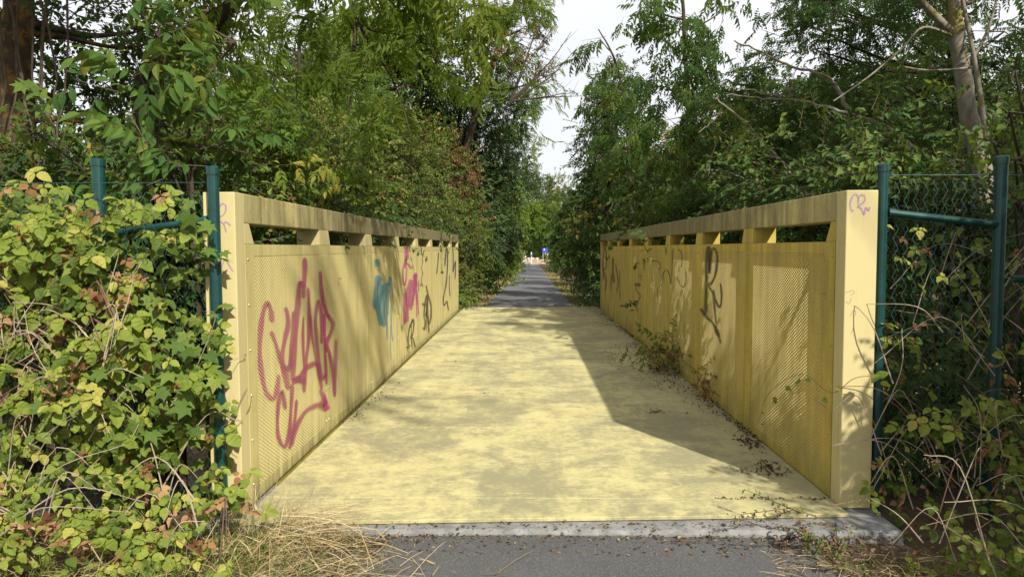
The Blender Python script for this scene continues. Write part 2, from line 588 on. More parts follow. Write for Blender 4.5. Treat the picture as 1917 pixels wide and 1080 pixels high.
# perforated sheet: real hexagonal cells with a hole through each
A2 = PITCH_P / 39.0
A1 = A2 / 2
PP = A1 / 0.8660254
HR = 0.0072


def perforated():
    cy, cz = [], []
    for j in range(0, 79):
        y = j * A1
        if y < 0.115 or y > PITCH_P - 0.112: continue
        for i in range(0, 70):
            z = i * PP + (PP / 2 if j % 2 else 0)
            if z < 0.065 or z > ZS - 0.062: continue
            cy.append(y); cz.append(z)
    cy, cz = np.array(cy), np.array(cz)
    n = len(cy)
    ang = np.arange(6) * math.pi / 3
    ca, sa = np.cos(ang), np.sin(ang)
    V = np.zeros((n, 18, 3))
    Rr = PP / math.sqrt(3)
    V[:, 0:6, 1] = cy[:, None] + Rr * ca; V[:, 0:6, 2] = cz[:, None] + Rr * sa
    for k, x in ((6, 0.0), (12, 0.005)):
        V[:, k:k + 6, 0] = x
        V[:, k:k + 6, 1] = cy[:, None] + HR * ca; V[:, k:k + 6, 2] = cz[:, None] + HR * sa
    f, fw = [], []
    for k in range(6):
        k2 = (k + 1) % 6
        f += [[k, k2, 6 + k2, 6 + k]]
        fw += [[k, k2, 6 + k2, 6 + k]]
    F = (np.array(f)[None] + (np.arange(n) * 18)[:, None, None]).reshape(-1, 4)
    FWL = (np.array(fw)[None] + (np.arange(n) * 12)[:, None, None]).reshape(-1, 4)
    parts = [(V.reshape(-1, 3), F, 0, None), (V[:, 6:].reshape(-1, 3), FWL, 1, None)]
    g = 0.003
    y0, y1 = 0.125, PITCH_P - 0.122
    parts += [box(-0.0012, 0.005, g, y0, 0.0, ZS - 0.002), box(-0.0012, 0.005, y1, PITCH_P - g, 0.0, ZS - 0.002),
              box(-0.0012, 0.005, y0, y1, 0.0, 0.075), box(-0.0012, 0.005, y0, y1, ZS - 0.072, ZS - 0.002)]
    return parts


pan_parts = perforated()
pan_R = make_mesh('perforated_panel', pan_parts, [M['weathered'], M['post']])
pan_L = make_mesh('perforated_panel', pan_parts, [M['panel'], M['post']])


def bolts_mesh():
    parts = []
    for y in (0.035, PITCH_P - 0.035):
        for z in np.linspace(0.11, ZS - 0.09, 6):
            ang = np.arange(6) * math.pi / 3
            V = np.zeros((13, 3))
            for q, (x, r) in enumerate(((-0.0012, 0.008), (-0.006, 0.006))):
                V[q * 6:q * 6 + 6] = np.stack([np.full(6, x), y + r * np.cos(ang), z + r * np.sin(ang)], 1)
            V[12] = (-0.007, y, z)
            parts.append((V[:12], np.array([[k, (k + 1) % 6, 6 + (k + 1) % 6, 6 + k] for k in range(6)]), 0, None))
            parts.append((V, np.array([[6 + k, 6 + (k + 1) % 6, 12] for k in range(6)]), 0, None))
    return make_mesh('bolts', parts, [M['bolt']])


bolt_me = bolts_mesh()


def prism(poly, x0, x1):
    """poly of 4 (y,z) points extruded along x"""
    V = np.array([[x, y, z] for x in (x0, x1) for (y, z) in poly], float)
    F = np.array([[0, 1, 2, 3], [7, 6, 5, 4], [0, 4, 5, 1], [1, 5, 6, 2], [2, 6, 7, 3], [3, 7, 4, 0]])
    return (V, F, 0, None)


def parapet(side):
    right = side > 0
    X, y0, s = (XR, RY0, 1.0) if right else (XL, LY0, LS)
    pw = PITCH_P * s
    out = side * TH
    yend = y0 + 8 * pw
    root = empty('bridge_parapet', (X, y0, 0),
                 'yellow perforated steel parapet on the right with mossy top beam and black tag' if right else
                 'yellow perforated steel parapet on the left covered in magenta, blue and pink graffiti', 'parapet', 'bridge parapets')
    X_ = lambda a, b: (min(X + side * a, X + side * b), max(X + side * a, X + side * b))
    x0, x1 = X_(0.0, TH)
    ye = y0 - (0.125 if right else 0.125)
    o = obj('end_post', [box(x0, x1, ye, y0 - 0.002, -0.02, ZH)], M['post'], root); bevel(o, 0.006, 3)
    o = obj('end_post', [box(x0, x1, yend + 0.002, yend + 0.10, -0.02, ZH)], M['beam'], root); bevel(o, 0.006, 3)
    o = obj('top_beam', [box(x0, x1, y0, yend, ZT, ZH)], M['beam'], root); bevel(o, 0.006, 2)
    b0, b1 = X_(0.012, TH - 0.02)
    obj('bottom_rail', [box(b0, b1, y0, yend, -0.40, 0.03)], M['weathered'], root)
    # inner half plates between the slots, edge slanted as in the photograph
    for k in range(9):
        j = y0 + k * pw
        hw = 0.12
        a = j - hw if k > 0 else y0
        b = j + hw if 0 < k < 8 else (y0 + 0.035 if k == 0 else yend)
        bt, bb = (b, b + 0.05) if k < 8 else (b, b)
        if k == 0: bt, bb = b + 0.03, b + 0.10
        pl = prism([(a, ZS), (bb, ZS), (bt, ZT), (a, ZT)], x0, x1)
        obj('slot_post', [pl], M['post'] if not right else M['weathered'], root)
        # upright stiffener behind the joint
        if 0 < k < 8:
            c0, c1 = X_(0.010, TH - 0.01)
            obj('stiffener', [box(c0, c1, j - 0.025, j + 0.025, 0.03, ZS - 0.001)], M['weathered'], root)
    for k in range(8):
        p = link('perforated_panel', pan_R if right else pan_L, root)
        p.location = (0, k * pw, 0)
        p.scale = (side, s, 1)
        WLOC[p.name] = WLOC[root.name] + np.array([0, k * pw, 0])
        q = link('bolts', bolt_me, p); q['kind'] = 'stuff'
    return root


par_R = parapet(1)
par_L = parapet(-1)


# ------------------------------------------------------------------ graffiti (paint ribbons with the sheet's holes left open)
def paint(name, col, alpha, y0, s, holes=True):
    t = NT(name)
    uvn = t.new('ShaderNodeUVMap')
    sp = t.new('ShaderNodeSeparateXYZ')
    t.l.new(uvn.outputs[0], sp.inputs[0])
    edge = t.math('MULTIPLY', t.math('ABSOLUTE', t.math('SUBTRACT', sp.outputs[0], 0.5)), 2.0)
    g = t.noise(t.pos(), 120.0, 2)
    edge = t.math('ADD', edge, t.math('MULTIPLY', t.math('SUBTRACT', g, 0.5), 0.35))
    a = t.ramp(edge, [(0.30, 1.0), (0.65, 0.72), (1.0, 0.0)])
    a = t.math('MULTIPLY', a, t.ramp(t.noise(t.mapping(t.pos(), (1, 3, 0.6)), 6.0, 4), [(0.3, 0.7 * alpha), (0.6, alpha)]))
    if holes:
        gp = t.new('ShaderNodeSeparateXYZ')
        t.l.new(t.pos(), gp.inputs[0])
        y = t.math('DIVIDE', t.math('SUBTRACT', gp.outputs[1], y0), s)
        z = gp.outputs[2]

        def latt(oy, oz):
            dy = t.math('SUBTRACT', t.math('FLOORED_MODULO', t.math('ADD', y, A1 + oy), A2), A1)
            dz = t.math('SUBTRACT', t.math('FLOORED_MODULO', t.math('ADD', z, PP / 2 + oz), PP), PP / 2)
            return t.math('SQRT', t.math('ADD', t.math('MULTIPLY', dy, dy), t.math('MULTIPLY', dz, dz)))
        dmin = t.math('MINIMUM', latt(0, 0), latt(A1, PP / 2))
        solid = t.math('GREATER_THAN', dmin, HR)
        ym = t.math('FLOORED_MODULO', y, PITCH_P)
        inn = t.math('MULTIPLY', t.math('GREATER_THAN', ym, 0.12), t.math('LESS_THAN', ym, PITCH_P - 0.12))
        solid = t.math('MAXIMUM', solid, t.math('SUBTRACT', 1.0, inn))
        a = t.math('MULTIPLY', a, solid)
    t.set(col, 0.55, 0.3)
    t.l.new(a, t.b.inputs['Alpha'])
    return t.m


def stroke_obj(name, label, strokes, conv, place, mat, parent, off_dir, base=0.003):
    """strokes: list of (points in crop pixels, width in crop pixels); conv -> photo pixels; place -> world point on the surface"""
    me_parts, uvs = [], []
    V, F, UV = [], [], []
    for si, (pts, w) in enumerate(strokes):
        L = smooth_line(np.array(pts, float), 6)
        T = np.gradient(L, axis=0)
        T /= np.linalg.norm(T, axis=1)[:, None] + 1e-9
        N = np.stack([-T[:, 1], T[:, 0]], 1)
        n = len(L)
        wf = 1.0 + 0.16 * np.sin(np.arange(n) * .55 + si * 1.7)
        wf[0] = wf[-1] = 0.6
        b = len(V)
        for i in range(n):
            for sgn, u in ((-1, 0.0), (1, 1.0)):
                q = L[i] + N[i] * sgn * w * 0.82 * wf[i]
                P = place(*conv(q)) + off_dir * (base + 0.00025 * si)
                V.append(P); UV.append((u, i / n))
        for i in range(n - 1):
            a = b + 2 * i
            F.append([a, a + 1, a + 3, a + 2])
    o = obj(name, [(np.array(V), np.array(F), 0, None)], mat, parent)
    o['label'] = label
    uv = o.data.uv_layers.new(name='UVMap')
    li = np.zeros(len(o.data.loops), np.int32)
    o.data.loops.foreach_get('vertex_index', li)
    uv.data.foreach_set('uv', np.array(UV, np.float32)[li].ravel())
    return o


def crop(x0, y0, s):
    return lambda q: (x0 + q[0] / s, y0 + q[1] / s)


onL = lambda px, py: on_x(px, py, XL)
onR = lambda px, py: on_x(px, py, XR)
XP, XN = np.array([1.0, 0, 0]), np.array([-1.0, 0, 0])
c1 = crop(460, 460, 2.57)
mag = paint('magenta_spray', (0.36, 0.035, 0.145), 0.92, LY0, LS)
stroke_obj('graffiti_tag', 'large magenta spray tag on the nearest perforated panel', [
    ([(124, 368), (120, 315), (106, 278), (90, 295), (75, 360), (66, 470), (69, 570), (86, 670), (108, 722), (132, 735), (150, 690), (158, 620)], 18),
    ([(120, 410), (145, 480), (168, 555), (195, 600)], 15),
    ([(190, 295), (204, 370), (186, 450), (172, 540), (182, 610)], 18),
    ([(178, 575), (190, 620), (202, 690)], 24), ([(195, 600), (215, 575), (225, 550)], 22),
    ([(228, 315), (222, 420), (214, 520), (205, 590)], 13),
    ([(258, 170), (250, 260), (240, 400), (228, 540), (222, 650)], 20),
    ([(282, 58), (281, 130), (276, 250)], 18), ([(258, 175), (268, 180), (280, 200)], 16),
    ([(297, 200), (303, 320), (300, 450), (286, 560), (277, 705)], 15),
    ([(275, 340), (273, 440), (277, 580)], 10),
    ([(218, 655), (250, 640), (285, 590), (338, 560)], 18), ([(240, 625), (258, 650), (285, 640)], 22),
    ([(362, 470), (364, 400), (358, 300), (345, 268), (334, 340), (336, 430), (350, 560), (362, 690)], 13),
    ([(308, 330), (318, 440), (338, 560), (352, 650)], 9),
    ([(375, 325), (378, 450), (382, 560), (386, 665)], 9), ([(345, 560), (360, 620), (378, 640)], 20),
    ([(355, 120), (362, 220), (385, 320), (416, 368), (408, 415), (384, 472), (402, 525), (418, 600), (424, 720)], 14),
    ([(431, 450), (429, 560), (425, 725)], 13),
    ([(186, 785), (172, 698), (156, 740), (148, 840), (154, 920), (182, 965), (204, 900), (214, 780), (221, 660)], 14),
    ([(241, 740), (232, 830), (217, 920), (206, 975)], 13),
    ([(216, 960), (235, 880), (280, 800), (330, 768), (378, 758), (370, 725), (355, 690)], 17),
    ([(350, 760), (372, 765), (385, 790)], 34),
], c1, onL, mag, par_L, XP)
c2 = crop(680, 460, 4.91)
stroke_obj('graffiti_tag', 'turquoise blue spray tag with a long drip', [
    ([(122, 125), (128, 160), (130, 190)], 36),
    ([(135, 268), (116, 400), (108, 585)], 34), ([(150, 280), (150, 420), (150, 560), (160, 735)], 34), ([(120, 480), (125, 560), (150, 690)], 30),
    ([(188, 345), (188, 560), (186, 745)], 30), ([(215, 345), (214, 600), (217, 870)], 9), ([(245, 285), (240, 340), (232, 430)], 26),
    ([(232, 400), (226, 520), (224, 640)], 11), ([(254, 540), (257, 760), (268, 872)], 8), ([(200, 350), (225, 360), (240, 340)], 26), ([(250, 720), (246, 900), (254, 1050)], 5),
], c2, onL, paint('blue_spray', (0.06, 0.30, 0.40), 0.9, LY0, LS), par_L, XP)
stroke_obj('graffiti_tag', 'pink spray letters above a dense pink scribble', [
    ([(385, 210), (388, 120), (392, 20), (404, 30), (406, 100), (386, 150), (415, 175), (440, 212)], 17),
    ([(384, 145), (364, 220), (364, 330), (378, 362), (392, 310), (400, 200)], 11),
    ([(482, 250), (455, 400), (425, 560)], 34), ([(440, 310), (410, 430), (398, 560)], 34), ([(386, 425), (376, 560), (378, 720)], 22),
    ([(412, 540), (402, 620), (396, 700)], 26), ([(465, 440), (450, 520), (435, 590)], 20), ([(490, 410), (498, 520), (506, 635)], 9), ([(482, 430), (487, 560), (490, 660)], 6),
    ([(470, 260), (480, 330), (470, 440)], 24),
], c2, onL, paint('pink_spray', (0.50, 0.075, 0.25), 0.9, LY0, LS), par_L, XP)
blk = paint('black_spray', (0.025, 0.024, 0.022), 0.92, LY0, LS)
stroke_obj('graffiti_tag', 'black sprayed letters CR low on the left parapet', [
    ([(456, 680), (428, 740), (412, 830), (412, 890), (420, 945)], 11), ([(430, 750), (454, 675), (463, 715), (455, 800), (438, 850), (455, 850), (476, 935)], 11), ([(442, 730), (440, 830), (450, 945)], 8)
], c2, onL, blk, par_L, XP)
stroke_obj('graffiti_tag', 'black sprayed letters DRD beside the deck edge', [
    ([(542, 545), (550, 530), (560, 560), (556, 650), (568, 700), (560, 770), (546, 745)], 10),
    ([(562, 560), (578, 455), (588, 500), (580, 600), (572, 640), (590, 660), (602, 805)], 11),
    ([(575, 362), (592, 440), (618, 545), (618, 660), (600, 720), (592, 650), (586, 480)], 11), ([(577, 520), (578, 640), (577, 780)], 6)
], c2, onL, blk, par_L, XP, 0.0065)
gry = paint('faded_black_spray', (0.07, 0.065, 0.055), 0.8, LY0, LS, False)
stroke_obj('graffiti_tag', 'faded black tall scrawl near the far end of the left parapet', [
    ([(748, 190), (762, 30), (774, 60), (772, 200), (764, 320), (748, 420), (735, 480), (740, 550), (760, 520), (770, 515), (782, 595)], 9),
    ([(716, 235), (732, 255)], 18), ([(792, 265), (790, 380), (798, 470)], 6), ([(822, 10), (826, 120), (824, 240), (838, 170), (848, 150), (842, 310)], 7),
    ([(715, 10), (716, 60)], 5), ([(530, 15), (534, 70), (546, 82), (558, 40)], 7), ([(532, 120), (545, 140), (534, 200), (545, 260), (530, 310), (548, 380)], 4), ([(524, 370), (530, 345)], 8),
    ([(690, 60), (684, 160), (672, 260)], 7), ([(508, 320), (507, 420)], 5)
], c2, onL, gry, par_L, XP, 0.004)
c3 = crop(1110, 430, 4.0)
blkR = paint('black_spray_right', (0.022, 0.024, 0.022), 0.9, RY0, 1.0)
stroke_obj('graffiti_tag', 'big black looping spray tag on the second panel of the right parapet', [
    ([(842, 640), (848, 520), (852, 300), (862, 140), (880, 175), (872, 330)], 21),
    ([(872, 320), (880, 200), (906, 140), (932, 190), (926, 300), (900, 385), (868, 420), (902, 480), (915, 600), (925, 705)], 15),
    ([(905, 450), (922, 530), (952, 580), (967, 500), (958, 400)], 13), ([(808, 590), (850, 650), (900, 700), (935, 770), (960, 850)], 18), ([(925, 745), (945, 800)], 24)
], c3, onR, blkR, par_R, XN)
gryR = paint('faded_scrawl_right', (0.09, 0.075, 0.04), 0.7, RY0, 1.0, False)
stroke_obj('graffiti_tag', 'thin faded dark scrawls in the middle of the right parapet', [
    ([(440, 232), (492, 240), (506, 280), (485, 298)], 6), ([(512, 425), (524, 380), (528, 330), (552, 303), (572, 330), (583, 412)], 6), ([(588, 405), (595, 260), (600, 160), (612, 142)], 6),
    ([(640, 148), (662, 168), (668, 240), (662, 280)], 6), ([(696, 310), (700, 380), (680, 428), (652, 405), (632, 350)], 6), ([(548, 130), (550, 190)], 7), ([(485, 525), (488, 430)], 4),
    ([(343, 350), (362, 345), (360, 380)], 5), ([(320, 430), (332, 465), (356, 490), (345, 530), (325, 555), (334, 620)], 5), ([(314, 410), (360, 413)], 22), ([(382, 215), (386, 300)], 5)
], c3, onR, gryR, par_R, XN)
stroke_obj('graffiti_tag', 'faded reddish brown scrawl at the far end of the right parapet', [
    ([(80, 380), (76, 240), (86, 130), (102, 200), (98, 290), (78, 300), (100, 370), (92, 460)], 8), ([(152, 210), (150, 300), (158, 400)], 14), ([(200, 300), (205, 520)], 5), ([(170, 260), (190, 380), (180, 470)], 8), ([(140, 330), (136, 460)], 6)
], c3, onR, paint('brown_scrawl', (0.11, 0.045, 0.03), 0.55, RY0, 1.0, False), par_R, XN)
pur = paint('purple_marker', (0.36, 0.24, 0.42), 0.75, 0, 1, False)
c4 = crop(1580, 270, 3.27)
yR, yL = RY0 - 0.125, LY0 - 0.125
stroke_obj('graffiti_tag', 'small purple marker tag on the right end post', [
    ([(62, 405), (45, 405), (38, 365), (52, 320), (75, 308), (88, 335), (86, 370)], 8), ([(86, 350), (95, 318), (118, 312), (130, 335), (112, 362), (84, 382), (104, 392), (122, 430), (134, 388), (148, 406), (158, 384)], 8)
], c4, lambda a, b: at(a, b, yR), pur, par_R, np.array([0, -1.0, 0]), 0.002)
stroke_obj('graffiti_tag', 'thin dark squiggles lower on the right end post', [
    ([(8, 910), (50, 895), (64, 910), (40, 925)], 4), ([(10, 960), (30, 975), (45, 940)], 4), ([(38, 1050), (60, 1015), (72, 1035), (55, 1060)], 4), ([(45, 1160), (60, 1120), (62, 1180)], 4)
], c4, lambda a, b: at(a, b, yR), paint('pale_pencil', (0.25, 0.21, 0.13), 0.45, 0, 1, False), par_R, np.array([0, -1.0, 0]), 0.002)
c5 = crop(0, 270, 3.994)
stroke_obj('graffiti_tag', 'faint purple marker tag on the left end post', [
    ([(1640, 470), (1662, 445), (1690, 462), (1682, 515), (1645, 545)], 9), ([(1650, 575), (1678, 605), (1692, 660)], 9), ([(1672, 600), (1690, 580), (1726, 608)], 9),
    ([(1625, 905), (1650, 950), (1668, 890), (1690, 850)], 7), ([(1700, 880), (1745, 950)], 7)
], c5, lambda a, b: at(a, b, yL), pur, par_L, np.array([0, -1.0, 0]), 0.002)

# ------------------------------------------------------------------ green fences
def post_tube(pts, r, cap=True):
    return tube(np.array(pts, float), r, 16, 0, cap)


def chain_link(xa, xb, y, z0, z1, step=0.055):
    parts = []
    n = int((z1 - z0) / step)
    nx_ = int(abs(xb - xa) / step) + 1
    sx = 1 if xb > xa else -1
    for i in range(nx_):
        for s in (0, 1):
            P = []
            for k in range(n + 1):
                o_ = ((k + s) % 2) * step * 0.5
                P.append([xa + sx * (i * step + o_), y + (0.002 if s else -0.002) * (1 if k % 2 else -1), z0 + k * step])
            parts += tube(np.array(P), 0.0017, 3, 0)
    return parts


def make_fence(side):
    right = side > 0
    if right:
        p1, p2 = at(1654, 307, 4.05), at(1876, 292, 4.05)
        r1, r2 = 0.028, 0.033
    else:
        p1, p2 = at(398, 312, 3.79), at(183, 297, 4.0)
        r1, r2 = 0.031, 0.036
    root = empty('chain_link_fence', (p1[0], p1[1], -0.1),
                 'dark green chain link fence in the shade right of the bridge' if right else
                 'green chain link fence overgrown by brambles left of the bridge', 'fence', 'chain link fences at the bridge corners')
    for (p, r) in ((p1, r1), (p2, r2)):
        po = obj('fence_post', post_tube([[p[0], p[1], -0.4], [p[0], p[1], p[2] - 0.02]], r), M['green'], root, smooth=False)
        obj('post_cap', post_tube([[p[0], p[1], p[2] - 0.045], [p[0], p[1], p[2] - 0.006], [p[0], p[1], p[2]]], [r + 0.004, r + 0.004, r - 0.004]), M['green'], po)
    if right:
        a, b = at(1662, 398, 4.05), at(1868, 421, 4.05)
    else:
        a, b = at(392, 412, 3.80), at(190, 440, 4.0)
    br = obj('brace_rail', post_tube([a, b], 0.021), M['green'], root)
    d = (b - a) / np.linalg.norm(b - a)
    obj('rail_collar', post_tube([a, a + d * 0.04], 0.026), M['green'], br)
    obj('rail_collar', post_tube([b - d * 0.04, b], 0.026), M['green'], br)
    if right:
        c = at(1895, 522, 4.05)
        obj('brace_rail', post_tube([c, c + np.array([1.2, 0, -0.02])], 0.021), M['green'], root)
        obj('wire_mesh', chain_link(p1[0] + 0.03, p2[0] + 0.9, 4.085, -0.05, p1[2] - 0.06), M['wire'], root)['kind'] = 'stuff'
        ww = [post_tube([[p1[0], 4.085, z], [p2[0] + 1.0, 4.085, z - 0.01]], 0.0022, False) for z in (p1[2] - 0.06, 1.0, 0.1)]
    else:
        obj('wire_mesh', chain_link(p1[0] - 0.03, p2[0] - 1.1, 3.86, -0.05, p1[2] - 0.08), M['wire'], root)['kind'] = 'stuff'
        ww = [post_tube([[p1[0], 3.86, z], [p2[0] - 1.2, 3.9, z + 0.01]], 0.0022, False) for z in (p1[2] - 0.08, 1.0, 0.1)]
    for w_ in ww: obj('tension_wire', w_, M['wire'], root)
    return root


make_fence(1)
make_fence(-1)

# ------------------------------------------------------------------ leaves
def norm(v):
    return v / (np.linalg.norm(v, axis=-1, keepdims=True) + 1e-9)


def tri_leaflet(w=0.32, fold=0.10, droop=0.12):
    V = np.array([[0, 0, 0], [-w / 2, 0.42, fold], [0, 1, -droop], [w / 2, 0.42, fold]], float)
    return V, [[0, 3, 2], [0, 2, 1]]


def outline_leaf(half, droop=0.15, fold=0.08):
    """half: list of (x,y) along the right edge from base to tip; midrib fan"""
    n = len(half)
    V = [[0, y, -droop * y * y] for _, y in half]
    V[0] = [0, 0, 0]
    V += [[x, y, fold * x * 2 - droop * y * y] for x, y in half[1:-1]]
    V += [[-x, y, fold * x * 2 - droop * y * y] for x, y in half[1:-1]]
    F = []
    m = n - 2
    Rr = lambda i: n + i - 1
    Ll = lambda i: n + m + i - 1
    for i in range(n - 1):
        for side in (0, 1):
            e = Rr if side == 0 else Ll
            a, b = i, i + 1
            if i == 0: f = [0, e(1), 1]
            elif i == n - 2: f = [i, e(i), n - 1]
            else: f = None
            if f: F.append(f if side == 0 else f[::-1])
            else:
                q1, q2 = [i, e(i), e(i + 1)], [i, e(i + 1), i + 1]
                F += [q1, q2] if side == 0 else [q1[::-1], q2[::-1]]
    return np.array(V, float), F


OVATE = outline_leaf([(0, 0), (.30, .18), (.36, .42), (.22, .72), (0, 1)])
SERR = outline_leaf([(0, 0), (.17, .05), (.29, .18), (.31, .28), (.36, .33), (.335, .46), (.35, .52), (.26, .66), (.25, .73), (.13, .87), (0, 1)], .2, .16)
SIMPLE = tri_leaflet(0.62, 0.10, 0.15)


def palmate():
    prof = [(-90, .04), (-62, .42), (-40, .30), (-12, .62), (8, .40), (20, .46), (42, .82), (60, .50), (72, .58), (90, 1.0)]
    pts = []
    for a, r in prof: pts.append((math.cos(R(a)) * r, math.sin(R(a)) * r))
    left = [(-x, y) for x, y in pts[1:-1]][::-1]
    ring = pts + left
    V = [[0, 0.25, 0.02]] + [[x, y + 0.25, -0.18 * (x * x + y * y)] for x, y in ring]
    n = len(ring)
    F = [[0, 1 + i, 1 + (i + 1) % n] for i in range(n)]
    return np.array(V, float), F


PALM = palmate()


def merge(items):
    V, F, L, o = [], [], [], 0
    for i, (v, f) in enumerate(items):
        V.append(v); F += [[a + o for a in q] for q in f]; L += [i] * len(f); o += len(v)
    return np.concatenate(V), F, np.array(L)


def xf(tpl, pos, yaw=0.0, pitch=0.0, roll=0.0, s=1.0):
    v, f = tpl
    M_ = (Matrix.Rotation(yaw, 3, 'Z') @ Matrix.Rotation(pitch, 3, 'X') @ Matrix.Rotation(roll, 3, 'Y'))
    return (v * s) @ np.array(M_).T + np.array(pos), f


def pinnate(pairs, ll, lw, droop=0.5, gap0=0.25, rs=5, tpl=None):
    r2 = np.random.default_rng(rs)
    items = []
    for i in range(pairs):
        t = gap0 + (1 - gap0) * (i + 0.5) / (pairs + 0.4)
        p = (0, t, -droop * t * t * 0.5)
        for s in (-1, 1):
            sz = ll * (0.8 + 0.35 * math.sin(math.pi * (i + 1) / (pairs + 1))) * r2.uniform(.88, 1.12)
            items.append(xf(tpl or tri_leaflet(lw, 0.09, 0.2), p, s * -R(58 + r2.uniform(-9, 9)), -R(18 + 25 * t + r2.uniform(-9, 9)), s * R(12), sz))
    items.append(xf(tpl or tri_leaflet(lw, 0.09, 0.2), (0, 1 - .02, -droop * 0.5), 0, -R(35), 0, ll))
    rv = np.array([[-.008, 0, 0], [.008, 0, 0], [.004, .55, -droop * .15], [-.004, .55, -droop * .15], [.002, 1, -droop * .5], [-.002, 1, -droop * .5]])
    items.append((rv, [[0, 1, 2], [0, 2, 3], [3, 2, 4], [3, 4, 5]]))
    return merge(items)


def trifoliate(tpl=SERR, five=False):
    items = [xf(tpl, (0, .47, 0), 0, -R(14), 0, .56)]
    for s in (-1, 1): items.append(xf(tpl, (s * .03, .34, 0), s * -R(82), -R(8), s * R(8), .45))
    if five:
        for s in (-1, 1): items.append(xf(tpl, (0, .30, -.02), s * -R(125), -R(10), s * R(8), .38))
    items.append((np.array([[-.012, 0, 0], [.012, 0, 0], [0, .44, 0]]), [[0, 1, 2]]))
    return merge(items)


def single(tpl): return merge([tpl])


SP = {  # template, leaf size (m), leaves per twig, twig length, leaflet px-area factor, droop of the leaf
    'ash': (pinnate(4, .36, .34, .5), .27, 7, .55, 9 * .36 * .36 * .34 * .5, .55),
    'ash_big': (pinnate(3, .40, .44, .35, .22, 5, outline_leaf([(0, 0), (.13, .13), (.215, .36), (.18, .62), (.07, .86), (0, 1)], .22, .16)), .26, 5, .5, 7 * .4 * .4 * .44 * .5, .25),
    'robinia': (pinnate(6, .24, .40, .35, .15), .20, 8, .5, 13 * .24 * .24 * .4 * .5, .35),
    'broad': (single(SIMPLE), .075, 11, .42, .31, .35),
    'ovate': (single(OVATE), .085, 10, .42, .40, .35),
    'small': (single(SIMPLE), .05, 14, .35, .31, .3),
    'palm': (single(PALM), .11, 6, .4, .8, .5),
    'bramble': (trifoliate(), .13, 5, .4, .35, .3),
}


def place(tpl, pos, dirs, ups, scale, tint, jit=0.10):
    V, F, L = tpl
    F = np.array(F)
    n, k = len(pos), len(V)
    Y = norm(dirs)
    X = norm(np.cross(Y, ups))
    Z = np.cross(X, Y)
    s = np.asarray(scale)[:, None, None]
    W = pos[:, None, :] + s * (V[None, :, 0:1] * X[:, None, :] + V[None, :, 1:2] * Y[:, None, :] + V[None, :, 2:3] * Z[:, None, :])
    FF = (F[None] + (np.arange(n) * k)[:, None, None]).reshape(-1, 3)
    nl = L.max() + 1
    tl = np.clip(tint[:, None] + rng.normal(0, jit, (n, nl)), 0, 1)[:, L].ravel()
    return W.reshape(-1, 3), FF, tl


def unit(n):
    return norm(rng.normal(0, 1, (n, 3)))


def twig_prisms(A, B, r):
    n = len(A)
    d = norm(B - A)
    ref = np.where(np.abs(d[:, 2:3]) < .9, np.array([[0, 0, 1.0]]), np.array([[1.0, 0, 0]]))
    a = norm(np.cross(d, ref))
    b = np.cross(d, a)
    V = np.zeros((n, 6, 3))
    for k in range(3):
        c, s = math.cos(k * 2.094), math.sin(k * 2.094)
        V[:, k] = A + (a * c + b * s) * r
        V[:, 3 + k] = B + (a * c + b * s) * r * 0.4
    f = np.array([[0, 1, 4, 3], [1, 2, 5, 4], [2, 0, 3, 5]])
    F = (f[None] + (np.arange(n) * 6)[:, None, None]).reshape(-1, 4)
    return V.reshape(-1, 3), F


